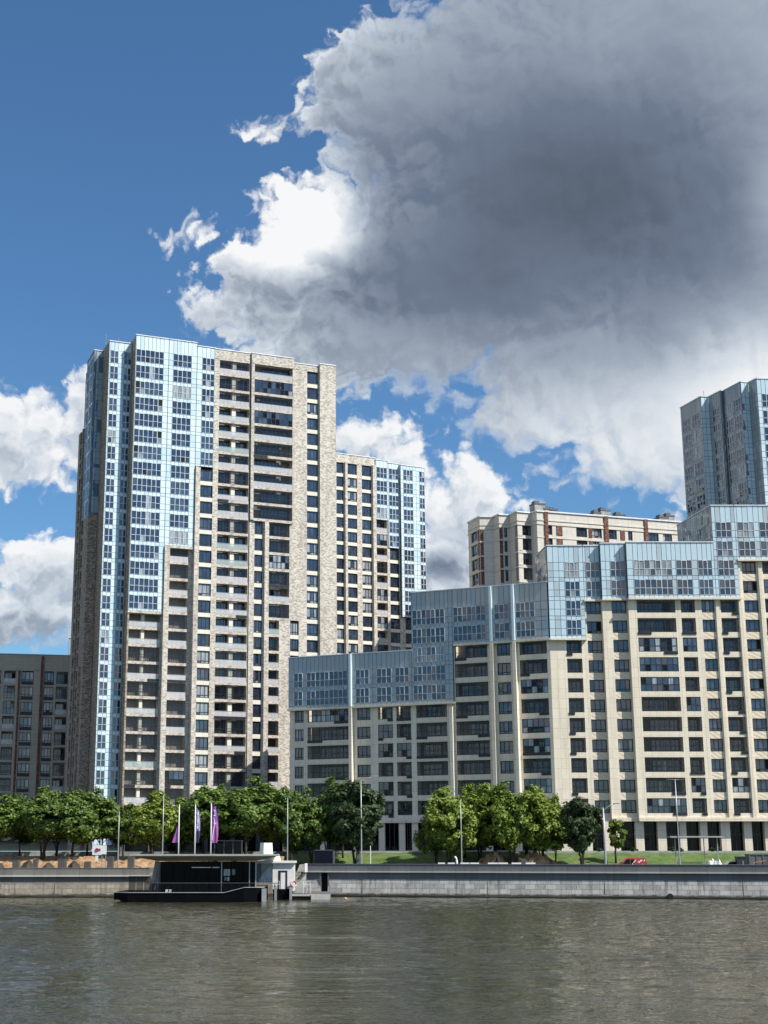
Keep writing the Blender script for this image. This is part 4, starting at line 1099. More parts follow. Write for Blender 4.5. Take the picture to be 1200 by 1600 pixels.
trees = [  # (centre px, distance, top py, width px, proto, label)
    (-8, 212, 1247, 70, 'maple_b', 'bushy green tree cut by the left edge of the picture'),
    (30, 219, 1240, 62, 'maple_a', 'dark green tree second from the left edge, in front of the grey block'),
    (66, 211, 1233, 76, 'maple_b', 'full green tree standing behind the low dark pillars on the left'),
    (112, 212, 1227, 80, 'maple_a', 'tallest of the left bank trees, below the grey brick side of the big tower'),
    (158, 214, 1240, 72, 'maple_b', 'green tree directly behind the white river sign'),
    (192, 219, 1252, 50, 'maple_a', 'lower green tree between the river sign and the floating pavilion'),
    (238, 211, 1230, 76, 'lime_b', 'yellowish green tree left of the first flagpole'),
    (318, 214, 1228, 84, 'maple_a', 'green tree rising behind the purple flags'),
    (384, 212, 1222, 88, 'maple_b', 'broad green tree between the flags and the white kiosk tower'),
    (456, 213, 1220, 66, 'maple_a', 'upright green tree behind the white kiosk by the quay'),
    (512, 216, 1222, 74, 'maple_b', 'dense green tree above the dark boxy container'),
    (556, 212, 1216, 86, 'deep_a', 'spreading tree with forked trunks beside the tall curved street lamp'),
    (702, 212, 1229, 80, 'lime_a', 'light green tree at the left end of the middle grove'),
    (750, 216, 1222, 78, 'lime_b', 'light green tree in the middle of the grove'),
    (800, 213, 1230, 72, 'lime_a', 'light green tree in the grove above the soil heaps'),
    (846, 214, 1226, 72, 'lime_b', 'light green tree with leaning stems at the right end of the grove'),
    (909, 212, 1234, 62, 'deep_a', 'dark green single tree right of the grove'),
    (88, 215, 1245, 56, 'maple_b', 'smaller green tree squeezed between the second and third dark blocks'),
    (136, 217, 1242, 60, 'maple_a', 'green tree half hidden behind the one at the river sign'),
    (276, 216, 1240, 58, 'lime_b', 'green tree directly behind the first flagpole'),
    (350, 218, 1234, 62, 'maple_b', 'darker green tree above the dark glazed hut'),
    (421, 217, 1232, 58, 'maple_a', 'green tree above the small white vent tower of the kiosk'),
    (486, 214, 1232, 54, 'maple_b', 'narrow green tree left of the dark boxy container'),
    (536, 219, 1226, 60, 'maple_a', 'green tree behind the gap between container and curved lamp'),
    (726, 219, 1228, 62, 'lime_b', 'light green tree right behind the slim lamp in the grove'),
    (775, 219, 1229, 62, 'lime_a', 'light green tree behind the small dark heap'),
    (823, 219, 1231, 62, 'lime_b', 'light green tree behind the wide dark heap'),
    (682, 214, 1250, 46, 'lime_b', 'low light green tree at the open left flank of the grove'),
    (868, 215, 1244, 40, 'lime_a', 'smaller light green tree touching the dark single tree'),
    (962, 216, 1270, 30, 'young', 'small pale green young tree beside the grey street lamp'),
]
for i, (px, Y, tpy, wpx, key, lab) in enumerate(trees):
    cm, tm, h0 = TP[key]
    gx = xat(px, Y, -1); gz = ground_at(gx, Y); H = zat(tpy, Y) - gz
    s = H / h0; wm = wpx * Y * cp / FPX; ws = wm / {'maple_a': 7.9, 'maple_b': 7.5, 'lime_a': 7.7, 'lime_b': 6.9, 'deep_a': 6.7, 'young': 3.3}[key]
    t = thing('tree', lab, 'tree', (gx, Y, gz), 'trees on the embankment', rz=(i * 2.399) % 6.28)
    vr = 1 + .12 * math.sin(i * 2.7); t.scale = (ws * 1.36 * vr, ws * 1.36 / vr, s * (1.02 + .04 * math.sin(i * 1.9)))
    obj('crown', cm, t); obj('trunk', tm, t)
# dark foliage far behind the gaps
leafmat('leaf_shrub', (0.02, 0.04, 0.012), (0.04, 0.075, 0.02), (0.08, 0.11, 0.03))
cm, cen = crown_mesh(1.0, 1.7, .05, 16, 'leaf_shrub', 9, per=26, ls=.14)
shm_ = cm.mesh('shrub')
for i, (px, Y, lab) in enumerate([(936, 231.2, 'low planted shrub at the foot of the wall left of the glass shopfronts'), (990, 231, 'low planted shrub before the first wide shopfront'), (1052, 231, 'low planted shrub left of the bus shelter post'), (1064, 231.1, 'low planted shrub behind the bus shelter'), (1112, 231, 'low planted shrub right of the door under the bus shelter roof'), (1122, 231.1, 'low planted shrub beside the right post of the bus shelter'),
        (854, 213.6, 'dark shrub at the foot of the leaning stems')]):
    z = -.28 if Y > 225 else ground_at(30, Y)
    o = obj('shrub', shm_, None, (xat(px, Y, z), Y, z), i * 1.3); o.scale = (1.1, .8, .8 + .1 * (i % 3)); tag(o, lab, 'shrub', 'planted shrubs')

# ================================================================== street lamps
def lamp(px, Y, tpy, lab, arm=None, r=.075, base=-2.95, mt='grey_metal', globe=False, armlen=2.2, group='street lamps on the embankment'):
    z1 = zat(tpy, Y); x = xat(px, Y, base); H = z1 - base
    t = thing('street_lamp', lab, 'lamp', (x, Y, base), group)
    m = MB(); m.tube([(0, 0, 0), (0, 0, 1.0), (0, 0, H * .5), (0, 0, H)], [r * 1.5, r * 1.25, r, r * .65], 10, mt); m.tube([(0, 0, 0), (0, 0, .25)], [r * 2.1, r * 1.8], 10, mt); lpart('pole', m, t, True)
    if globe:
        m = MB(); m.tube([(0, 0, H - .05), (0, 0, H + .1), (0, 0, H + .35), (0, 0, H + .5)], [.1, .26, .28, .1], 12, 'white_paint'); lpart('lamp_head', m, t, True)
    elif arm == 'T':
        m = MB(); m.tube([(-.9, 0, H), (.9, 0, H)], .04, 6, mt); lpart('arm', m, t)
        for s in (-1, 1):
            m = MB(); m.box(IDF, s * .95 - .35, s * .95 + .35, -.15, .15, H - .06, H + .07, 'duct'); lpart('lamp_head', m, t)
    elif arm:
        m = MB(); pts = [(0, 0, H - .6), (arm * armlen * .25, 0, H - .05), (arm * armlen * .6, 0, H + .28), (arm * armlen, 0, H + .55)]; m.tube(pts, [r * .6, r * .55, r * .5, r * .45], 8, mt); lpart('arm', m, t, True)
        m = MB(); m.box(Fr(arm * armlen, 0, 0), -.1 if arm > 0 else -.75, .75 if arm > 0 else .1, -.16, .16, H + .50, H + .64, 'grey_metal'); lpart('lamp_head', m, t)
    else:
        m = MB(); m.box(IDF, -.12, .12, -.55, .15, H, H + .12, 'duct'); lpart('lamp_head', m, t)
lamp(183.5, 205, 1266, 'slim grey lamp post beside the left end of the pavilion roof')
lamp(253, 206, 1240, 'slim grey lamp post left of the three flagpoles')
lamp(449, 207, 1245, 'slim grey lamp post right behind the white kiosk')
lamp(565, 208, 1219, 'tall grey street lamp with an arm curving right over the middle gap', arm=1, r=.09, armlen=1.7)
lamp(579, 211, 1298, 'short park lamp with a white round head on the lawn', globe=True, r=.06, mt='white_paint')
lamp(722, 207, 1248, 'slim grey lamp post in front of the middle grove')
lamp(947, 206, 1262, 'thick grey street lamp with a short arm beside the young tree', arm=1, r=.15, armlen=1.6)
lamp(1063, 209, 1218, 'tall thin lamp post with a cross arm beside the bus shelter', arm='T', r=.085)
lamp(70, 217, 1308, 'thin lamp post standing among the left bank trunks', r=.07, base=-.9)

# ================================================================== floating pavilion
YP = 181.0
kx = lambda px, Y=YP, z=-4: xat(px, Y, z)
t = thing('floating_pavilion', 'black floating landing pavilion with a wide flat grey roof moored at the quay', 'floating pavilion', (kx(295), YP + 4, WZ))
m = MB()
xa, xb = kx(176), kx(414)
hull = [(kx(176), 2.0), (kx(190), 0.9), (kx(240), 0.0), (kx(395), 0.0), (kx(414), .8)]
def hullz(px): return -4.95 if px < 350 else -4.95 + .62 * min(1, (px - 350) / 32)
px_ = [176, 186, 200, 230, 270, 310, 350, 366, 382, 400, 413]
yf = lambda p: YP + (1.4 * (200 - p) / 24 if p < 200 else 0) + (1.0 * (p - 395) / 20 if p > 395 else 0)
for i in range(len(px_) - 1):
    a, b = px_[i], px_[i + 1]
    la, lb = kx(a), kx(b); za, zb_ = hullz(a), hullz(b)
    ba, bb = (WZ + .25 if a < 200 else WZ - .4), (WZ + .25 if b < 200 else WZ - .4)
    m.face([(la, yf(a), ba), (lb, yf(b), bb), (lb, yf(b), zb_), (la, yf(a), za)], 'hull')
    m.face([(la, yf(a), za), (lb, yf(b), zb_), (lb, YP + 13, zb_), (la, YP + 13, za)], 'concrete_dark')
    m.face([(lb, YP + 13, bb), (la, YP + 13, ba), (la, YP + 13, za), (lb, YP + 13, zb_)], 'hull')
    m.face([(la, YP + 13, ba), (lb, YP + 13, bb), (lb, yf(b), bb), (la, yf(a), ba)], 'hull')
m.face([(kx(176), YP + 13, WZ + .25), (kx(176), yf(176), WZ + .25), (kx(176), yf(176), hullz(176)), (kx(176), YP + 13, hullz(176))], 'hull')
m.face([(kx(413), yf(413), WZ - .4), (kx(413), YP + 13, WZ - .4), (kx(413), YP + 13, hullz(413)), (kx(413), yf(413), hullz(413))], 'hull')
part('hull', m, t)
m = MB()
for i in range(len(px_) - 1):
    a, b = px_[i], px_[i + 1]; m.tube([(kx(a), yf(a) - .06, hullz(a) - .02), (kx(b), yf(b) - .06, hullz(b) - .02)], .045, 6, 'grey_metal')
part('rub_rail', m, t)
m = MB()   # roof: flat slab with an underside tapering inwards
def roofp(px, Y, z): return (xat(px, Y, z), Y, z)
zt_, zb2, zb3 = -.42, -.60, -1.22
O = [roofp(203, YP - .6, zt_), roofp(437, YP - .2, zt_), roofp(433, YP + 12, zt_), roofp(214, YP + 12, zt_)]
Bm = [(x, y, zb2) for x, y, z in O]
I = [roofp(246, YP + 1.6, zb3), roofp(400, YP + 1.6, zb3), roofp(400, YP + 10.5, zb3), roofp(246, YP + 10.5, zb3)]
m.face(O, 'fascia')
for i in range(4):
    j = (i + 1) % 4
    m.face([Bm[i], Bm[j], O[j], O[i]], 'fascia'); m.face([I[i], I[j], Bm[j], Bm[i]], 'fascia')
m.face(I[::-1], 'fascia'); part('roof', m, t)
m = MB(); m.box(Fr(0, YP + 1.9, 0), kx(249), kx(397), -8.0, 0, -4.95, -1.3, 'hall_glass', 'u')
for i in range(9):
    s = kx(249) + (kx(397) - kx(249)) * i / 8; m.box(Fr(0, YP + 1.9, 0), s - .03, s + .03, 0, .06, -4.95, -1.3, 'hull', 'b')
part('glass_hall', m, t)
m = MB()
for a, b, z in ((322, 336, -1.98), (337, 341, -1.97), (306, 321, -1.99)):
    pass
m.box(Fr(0, YP + 1.8, 0), kx(297), kx(328), 0, .06, -2.05, -1.93, 'white_paint'); m.box(Fr(0, YP + 1.8, 0), kx(330), kx(341), 0, .06, -2.05, -1.93, 'white_paint'); part('light_strip', m, t)
m = MB()
for a, b, z0, z1, mt in ((348, 358, -3.0, -2.2, 'pane_curtain'), (361, 366, -2.9, -2.2, 'pane_mid'), (349, 352, -3.6, -3.15, 'pane_mid'), (353, 357, -3.6, -3.15, 'pane_curtain')):
    m.box(Fr(0, YP + 1.82, 0), kx(a), kx(b), 0, .05, z0, z1, mt)
part('notice_board', m, t)
m = MB()   # V shaped concrete column on the left
for dx in (-8, 4): m.tube([(kx(240 + dx), YP + 2.4, -4.9), (kx(243 + dx * .3), YP + 2.4, -2.6), (kx(246 + dx * .2), YP + 2.4, -1.3)], [.28, .42, .5], 4, 'concrete')
part('column', m, t)
for px in (345, 389, 399):
    m = MB(); m.box(Fr(0, YP + 1.2, 0), kx(px) - .06, kx(px) + .06, -.1, .1, -4.95, -1.15, 'grey_metal'); part('post', m, t)
m = MB()
f = Fr(0, YP + .35, 0)
for a, b, z in ((200, 236, 1.9), (236, 398, 1.1)):
    n = max(2, int((b - a) / 10))
    for i in range(n):
        u, v = a + (b - a) * i / n, a + (b - a) * (i + 1) / n
        m.face([(kx(u) + .03, YP + .35, -4.9), (kx(v) - .03, YP + .35, -4.9), (kx(v) - .03, YP + .35, -4.95 + z), (kx(u) + .03, YP + .35, -4.95 + z)], 'smoked_glass')
    m.box(f, kx(a), kx(b), -.02, .05, -4.95 + z, -4.90 + z, 'duct', 'b')
part('railing', m, t)
m = MB()   # the worn white letters on the hull
def stroke(x, z, w_, h): m.box(Fr(0, YP - .0, 0), x, x + w_, .0, .03, z, z + h, 'white_paint', 'b')
for px, s in ((259, 1.0),):
    x = kx(px); z = -5.02
    stroke(x, z, .09, .42); stroke(x + .09, z + .33, .2, .09); stroke(x + .2, z + .18, .09, .15); stroke(x + .09, z + .17, .11, .07)
    stroke(x + .42, z, .28, .08); stroke(x + .42, z + .34, .28, .08); stroke(x + .62, z + .2, .08, .14); stroke(x + .42, z + .17, .28, .07); stroke(x + .42, z + .08, .08, .09)
part('hull_marking', m, t)
m = MB(); m.box(Fr(0, YP + .5, 0), kx(409), kx(416), -.6, .5, WZ - .3, -4.5, 'grey_metal'); part('fender', m, t)

# flags on white poles behind the pavilion
def flag(px, tpy, Y, lab, build):
    base = -2.95; x = xat(px, Y, -1); H = zat(tpy, Y) - base
    t = thing('flagpole', lab, 'flag', (x, Y, base), 'three flagpoles behind the pavilion')
    m = MB(); m.tube([(0, 0, 0), (0, 0, H)], [.10, .055], 10, 'white_paint'); m.tube([(0, 0, H), (0, 0, H + .12)], [.075, .03], 8, 'white_paint'); lpart('pole', m, t, True)
    build(t, H)
def cloth(pts_rows, mt, folds=.07):
    m = MB()
    n = len(pts_rows) - 1
    for i in range(n):
        (x0, x1, z0), (y0_, y1_, z1) = pts_rows[i], pts_rows[i + 1]
        K_ = 8
        for k in range(K_):
            u, v = k / K_, (k + 1) / K_
            g = lambda u_, z_: folds * math.sin(u_ * 9 + z_ * .8) * (.3 + u_)
            m.face([(y0_ + (y1_ - y0_) * u, g(u, z1), z1), (y0_ + (y1_ - y0_) * v, g(v, z1), z1), (x0 + (x1 - x0) * v, g(v, z0), z0), (x0 + (x1 - x0) * u, g(u, z0), z0)], mt if isinstance(mt, str) else mt(i, k))
    return m
def fa_(t, H): lpart('flag', cloth([(-.1, -.06, H - 2.5), (-.42, -.06, H - 3.6), (-.95, -.06, H - 5.1)], lambda i, k: 'flag_magenta' if k < 6 else 'flag_purple'), t)
def fb_(t, H):
    lpart('flag', cloth([(.06, .15, H - .45), (.06, .60, H - .9), (.06, .68, H - 2.2), (.06, .68, H - 3.6), (.06, .62, H - 4.4), (.06, .5, H - 5.2)], lambda i, k: 'flag_lilac' if i < 3 else 'flag_navy'), t)
    m = MB()
    for z0, z1, a, b in ((1.0, 1.5, .28, .5), (1.6, 1.8, .3, .44), (1.9, 2.5, .3, .48), (2.6, 2.8, .28, .42), (2.9, 3.3, .26, .44)): m.box(Fr(0, -.1, 0), a, b, -.0, .01, H - z1, H - z0, 'white_paint')
    lpart('flag_marking', m, t)
def fc_(t, H):
    lpart('flag', cloth([(.06, .78, H - .35), (.06, .92, H - 1.2), (.06, .95, H - 2.4), (.06, 1.0, H - 3.4), (.06, .98, H - 4.5), (.06, .86, H - 5.3)], lambda i, k: 'flag_purple' if i < 2 else 'flag_magenta'), t)
    m = MB()
    for z0, z1, a, b in ((.8, 1.0, .36, .56), (1.0, 1.55, .46, .56), (1.55, 1.68, .34, .62), (1.9, 2.02, .3, .5), (2.1, 2.6, .42, .56), (2.6, 2.75, .38, .7)): m.box(Fr(0, -.12, 0), a, b, -.0, .01, H - z1, H - z0, 'white_paint')
    m.face([(.14, -.13, H - 4.9), (.24, -.13, H - 4.9), (.56, -.13, H - 2.8), (.44, -.13, H - 2.8)], 'white_paint')
    lpart('flag_marking', m, t)
flag(278.5, 1258, 204, 'white flagpole with a magenta flag hanging furled to its left', fa_)
flag(304, 1257, 204, 'white flagpole with a lilac and navy flag with white lettering', fb_)
flag(329, 1256, 204, 'white flagpole with the bright purple and magenta flag, rightmost of three', fc_)

# ================================================================== white kiosk and steps at the quay gap
YK = 190.0
kk = lambda px: xat(px, YK, -3)
t = thing('quay_kiosk', 'white stair kiosk with a dark glass side and doorway beside the floating pavilion', 'kiosk', (kk(432), YK + 3, WZ))
m = MB(); m.box(Fr(0, YK, 0), kk(426), kk(460), -6.5, 0, -5.0, -1.52, 'white_paint'); part('wall', m, t)
m = MB(); m.box(Fr(0, YK, 0), kk(400), kk(462.5), -6.8, .35, -1.52, -1.28, 'white_paint'); part('roof', m, t)
m = MB(); m.box(Fr(0, YK, 0), kk(400.5), kk(425.5), -4, .12, -3.95, -1.55, 'pane_mid'); part('glass_panel', m, t)
m = MB(); m.box(Fr(0, YK, 0), kk(435), kk(449), -.1, .04, -4.75, -2.45, 'frame_dark', 'b'); m.box(Fr(0, YK, 0), kk(438.6), kk(445.6), -.1, .06, -4.75, -2.72, 'white_paint', 'b'); part('doorway', m, t)
m = MB()
def frus(x, y, z0, z1, r0, r1, n, mt, rot=.3):
    for i in range(n):
        a, b = 2 * math.pi * i / n + rot, 2 * math.pi * (i + 1) / n + rot
        m.face([(x + r0 * math.cos(a), y + r0 * math.sin(a), z0), (x + r0 * math.cos(b), y + r0 * math.sin(b), z0), (x + r1 * math.cos(b), y + r1 * math.sin(b), z1), (x + r1 * math.cos(a), y + r1 * math.sin(a), z1)], mt)
    m.face([(x + r1 * math.cos(2 * math.pi * i / n + rot), y + r1 * math.sin(2 * math.pi * i / n + rot), z1) for i in range(n)], mt)
cx = xat(424.5, YK + 4, -1); frus(cx, YK + 4, -1.28, -.42, 1.25, 1.05, 8, 'white_paint'); part('roof_drum', m, t)
m = MB(); cx = xat(416, YK + 6, 0); frus(cx, YK + 6, -1.3, 1.05, .95, .80, 6, 'white_paint', 0.15); part('vent_tower', m, t)
t = thing('landing_stage', 'low dark landing stage with a pale concrete step between kiosk and wall', 'landing stage', (kk(480), YK + 2, WZ))
m = MB(); m.box(Fr(0, YK, 0), kk(456), kk(517), -11, -.2, WZ - .5, -5.35, 'concrete_dark'); m.box(Fr(0, YK, 0), kk(427), kk(456), -8, .1, WZ - .3, -4.75, 'hull'); part('deck', m, t)
m = MB(); m.box(Fr(0, YK - .3, 0), kk(486), kk(516), -1.4, .3, WZ - .3, -5.42, 'granite_ledge'); m.box(Fr(0, YK - .3, 0), kk(455), kk(486), -1.4, .2, -5.62, -5.42, 'granite_ledge'); part('step', m, t)
m = MB()
for px in (408, 431, 454.5): m.box(Fr(0, YK - .6, 0), kk(px) - .16, kk(px) + .16, -.3, .0, WZ - .3, -4.55, 'grey_metal')
part('mooring_post', m, t)
m = MB()
f = Fr(0, YK - .1, 0)
for a, b in ((427, 437), (474, 485)):
    for p in (a, (a + b) / 2, b): m.box(f, kk(p) - .03, kk(p) + .03, 0, .06, -5.3 if a > 450 else -4.75, -3.75, 'white_paint')
    for z in (-3.8, -4.2): m.box(f, kk(a), kk(b), 0, .05, z, z + .05, 'white_paint')
for i in range(7):
    p = 455 + i * 3; m.box(Fr(0, YK + 2, 0), kk(p) - .03, kk(p) + .03, 0, .06, -5.3, -3.6 - i * .05, 'grey_metal')
m.box(Fr(0, YK + 2, 0), kk(455), kk(476), 0, .06, -3.85, -3.78, 'grey_metal')
part('railing', m, t)
t = thing('quay_steps', 'grey concrete stair block rising to the parapet beside the white kiosk', 'steps', (kk(466), YK + 5, WZ))
m = MB(); f = Fr(0, YK + 6, 0)
for i in range(7): m.box(f, kk(450) + i * .35, kk(478), -5, -i * .35, -5.35, -4.7 + i * .33, 'concrete')
part('steps', m, t)
m = MB(); p0 = kk(463); p1_ = kk(478.5)
m.face([(p0, YK + 6.4, -2.7), (p1_, YK + 6.4, -2.7), (p1_, YK + 6.4, -1.72), (kk(467.5), YK + 6.4, -1.74)], 'concrete'); m.box(Fr(0, YK + 6.4, 0), kk(475.5), p1_ + .1, -5, .06, -2.75, -1.66, 'white_paint')
part('side_wall', m, t)
def torus(m, c, R_, r, mats, n=16, k=6, axis='y'):
    for i in range(n):
        for j in range(k):
            P = lambda i_, j_: (c[0] + (R_ + r * math.cos(2 * math.pi * j_ / k)) * math.cos(2 * math.pi * i_ / n), c[1] + r * math.sin(2 * math.pi * j_ / k), c[2] + (R_ + r * math.cos(2 * math.pi * j_ / k)) * math.sin(2 * math.pi * i_ / n))
            m.face([P(i, j), P(i, j + 1), P(i + 1, j + 1), P(i + 1, j)], mats[(i // (n // 4)) % len(mats)])
plain('buoy_pale', (0.45, 0.27, 0.18), .6)
m = MB(); torus(m, (0, 0, 0), .34, .1, ['red_paint', 'white_paint']); o = obj('life_ring', m.mesh('life_ring'), None, (kk(458.5), YK - .35, -4.15)); tag(o, 'red and white life ring hanging on the landing stage rail', 'life ring')
m = MB(); frus(0, 0, -.15, .10, .2, .25, 10, 'buoy_pale'); frus(0, 0, .10, .26, .25, .09, 10, 'buoy_pale'); o = obj('buoy', m.mesh('buoy'), None, (xat(540, 192, WZ), 192, WZ)); tag(o, 'small faded orange buoy floating before the right embankment wall', 'buoy')

# ================================================================== things behind the parapet
# dark boxy container
t = thing('container', 'tall dark blue ribbed container behind the parapet under the trees', 'container', (xat(507, 207, -2), 208, -2.95))
m = MB(); a, b = xat(492.5, 207, -2), xat(520, 207, -2); f = Fr(0, 207, 0); m.box(f, a, b, -2.4, 0, -2.95, .05, 'navy')
for i in range(10): m.box(f, a + (b - a) * (i + .3) / 10, a + (b - a) * (i + .7) / 10, -.05, .05, -2.8, -.05, 'navy', 'b')
part('body', m, t); m = MB(); m.box(f, b + .02, b + .3, -1.2, -.1, -2.95, -.02, 'duct'); m.box(f, a - .08, b + .08, -2.5, .08, .05, .14, 'duct'); part('lid_frame', m, t)
# information pylon, grey
t = thing('grey_pylon', 'slim grey stele on the lawn beside the tall curved lamp', 'pylon', (xat(560, 212, -2), 211.5, -2.95)); m = MB(); f = Fr(0, 211.5, 0)
m.box(f, xat(557, 211.5, -1), xat(562.5, 211.5, -1), -.3, 0, -2.95, .95, 'duct'); part('panel', m, t); m = MB(); m.box(f, xat(556, 211.5, -1), xat(563.5, 211.5, -1), -.4, .1, -2.96, -2.7, 'concrete'); part('base', m, t)
# white river sign
t = thing('river_sign', 'white square river sign with a round dark red emblem on a thin post', 'sign', (xat(151, 199.4, -2), 200.3, -2.2)); Y = 200.3; f = Fr(0, Y, 0)
m = MB(); m.box(f, xat(150.6, Y, -1) - .04, xat(150.6, Y, -1) + .04, -.08, 0, -2.3, 1.0, 'grey_metal'); part('post', m, t)
m = MB(); m.box(f, xat(144.3, Y, 0), xat(158.5, Y, 0), 0, .06, -.55, .75, 'white_paint'); part('board', m, t)
m = MB(); m.box(f, xat(149.5, Y, 0), xat(153.5, Y, 0), 0, .05, -1.35, -.62, 'white_paint'); part('lower_plate', m, t)
m = MB(); torus(m, (xat(151.5, Y, 0), Y - .09, .12), .20, .065, ['red_paint'], 16, 5); m.box(Fr(0, Y - .07, 0), xat(151.5, Y, 0) - .16, xat(151.5, Y, 0) + .16, 0, .03, -.04, .28, 'duct'); m.box(Fr(0, Y - .07, 0), xat(153.8, Y, 0), xat(157, Y, 0), 0, .02, -.02, .3, 'flag_purple'); part('emblem', m, t)
t = thing('white_board', 'larger plain white board standing behind the river sign', 'board', (xat(162, 204, -2), 204, -2.95)); f = Fr(0, 204, 0)
m = MB(); m.box(f, xat(158.5, 204, 0), xat(166.5, 204, 0), 0, .08, -.45, .75, 'white_paint'); part('board', m, t); m = MB()
for p in (159.5, 165.5): m.box(f, xat(p, 204, 0) - .05, xat(p, 204, 0) + .05, -.1, 0, -2.95, .6, 'grey_metal')
part('post', m, t)
# dark concrete pillars on the left bank
for px0, px1, y0, lab in ((19, 29.5, 1344, 'leftmost dark concrete block on the soil strip'), (51, 58, 1343, 'narrow dark block beneath the second tree trunk'), (90, 103, 1342, 'grey concrete block between the soil heaps under the tallest left tree'),
        (131, 141, 1346, 'low brown concrete block left of the river sign'), (167, 176.5, 1338, 'dark upright concrete block right of the river sign'), (199, 209, 1338, 'dark upright concrete block next to the pavilion roof')):
    Y = 206.0; z = zat(y0, Y); m = MB(); a, b = xat(px0, Y, -2), xat(px1, Y, -2); f = Fr(0, Y, 0)
    e = .06
    m.box(f, a, b, -1.0, 0, -2.95, z - e, 'concrete_dark'); m.box(f, a + e, b - e, -1.0 + e, -e, z - e, z, 'concrete_dark', 'u')
    o = obj('concrete_block', m.mesh('concrete_block', ((a + b) / 2, Y, -2.95)), None, ((a + b) / 2, Y, -2.95)); tag(o, lab, 'block', 'dark concrete blocks on the left bank')
# soil heaps
def heap(px0, px1, tpy, Y, lab, mt='soil', seed=0, dy=2.0, base=None):
    base = -2.95 if base is None else base
    x0, x1 = xat(px0, Y, -2), xat(px1, Y, -2); H = zat(tpy, Y) - base; m = MB(); nx, ny = 44, 16
    def P(i, j):
        u, v = i / nx * 2 - 1, j / ny * 2 - 1; g = max(0, 1 - abs(u) ** 1.5 - v * v + .22 * mnoise.noise((u * 3.1 + seed, v * 2, seed))); x = (x0 + x1) / 2 + u * (x1 - x0) / 2; y = Y + v * dy
        return (x, y, base - .05 + H * .93 * min(g, 1) ** .8 * (1 + .55 * mnoise.noise((x * .9 + seed, y, 0))) + .16 * mnoise.noise((x * 2.4, y * 3, seed)))
    for i in range(nx):
        for j in range(ny): m.face([P(i, j), P(i + 1, j), P(i + 1, j + 1), P(i, j + 1)], mt)
    o = obj('soil_heap', m.mesh('soil_heap', ((x0 + x1) / 2, Y, base), True), None, ((x0 + x1) / 2, Y, base)); tag(o, lab, 'soil heap', 'heaps of dug soil')
plain('soil_dark', (0.05, 0.04, 0.03), 0.95, var=.3)
heap(27, 62, 1346, 204.6, 'dark soil heap between the two left dark blocks', 'soil_dark', 1)
heap(58, 92, 1348, 205.2, 'low dark soil heap left of the grey concrete block', 'soil_dark', 2)
heap(104, 128, 1341, 205.4, 'pointed dark soil heap right of the grey concrete block', 'soil_dark', 3)
heap(-14, 14, 1350, 205.4, 'flat dark soil heap at the left picture edge', 'soil_dark', 4)
heap(738, 800, 1330, 213.5, 'sandy orange soil heap under the grove', 'soil', 5, 2.2)
heap(800, 878, 1329, 214, 'long sandy orange soil heap right of the grove trunks', 'soil', 6, 2.4)
heap(768, 790, 1338, 206.9, 'small dark heap in front of the sandy soil', 'soil_dark', 7, .8)
heap(796, 832, 1339, 206.9, 'wide dark heap behind the white barrier blocks', 'soil_dark', 8, .8)
# plastic road barriers
def barrier(px, lab, w_=1.35):
    Y = 205.8; x = xat(px, Y, -2); t = thing('road_barrier', lab, 'barrier', (x, Y, -2.95), 'white road barriers behind the parapet')
    m = MB(); P_ = [(-.28, 0), (.28, 0), (.28, .3), (.11, .8), (.11, 1.36), (-.11, 1.36), (-.11, .8), (-.28, .3)]
    h = w_ / 2
    for i in range(8):
        a, b = P_[i], P_[(i + 1) % 8]; m.face([(-h, a[0], a[1]), (h, a[0], a[1]), (h, b[0], b[1]), (-h, b[0], b[1])][::-1], 'white_paint')
    m.face([(-h, p[0], p[1]) for p in P_][::-1], 'white_paint'); m.face([(h, p[0], p[1]) for p in P_], 'white_paint'); lpart('body', m, t)
    m = MB()
    m.box(IDF, h, h + .42, -.1, .1, .2, 1.2, 'duct'); lpart('connector', m, t)
for px, lab in ((692, 'white road barrier at the left end of the row, left of the slim lamp post'), (703, 'second white road barrier, beside the white curved post'), (727, 'white road barrier just right of the slim lamp post'), (741, 'white road barrier between lamp post and soil heap'),
        (770, 'white road barrier below the small dark heap'), (786, 'white road barrier left of the wide dark heap'), (807, 'white road barrier right below the wide dark heap'), (829, 'rightmost white road barrier of the row')): barrier(px, lab)
m = MB(); pts = [(0, 0, 0), (.02, 0, .9), (.03, 0, 1.5), (-.04, 0, 1.9), (-.2, 0, 2.15), (-.34, 0, 2.2)]; m.tube(pts, [.15, .16, .16, .15, .13, .08], 10, 'white_paint'); x = xat(713.5, 207, -2)
o = obj('curved_post', m.mesh('curved_post', smooth=True), None, (x, 207, -2.95)); tag(o, 'cream curved post bending left above the white barriers', 'post')
# lawn rail
t = thing('lawn_railing', 'thin pale railing along the top of the lawn', 'railing', (0, 221.6, -.4))
m = MB(); f = Fr(0, 221.5, 0); a, b = -3.8, 36.0; m.box(f, a, b, -.05, .05, .0 - .12, .0 - .02, 'grey_metal'); part('top_rail', m, t)
for i in range(16):
    m = MB(); x = a + (b - a) * i / 15; m.box(f, x - .04, x + .04, -.04, .04, -.75, -.12, 'grey_metal'); part('post', m, t)
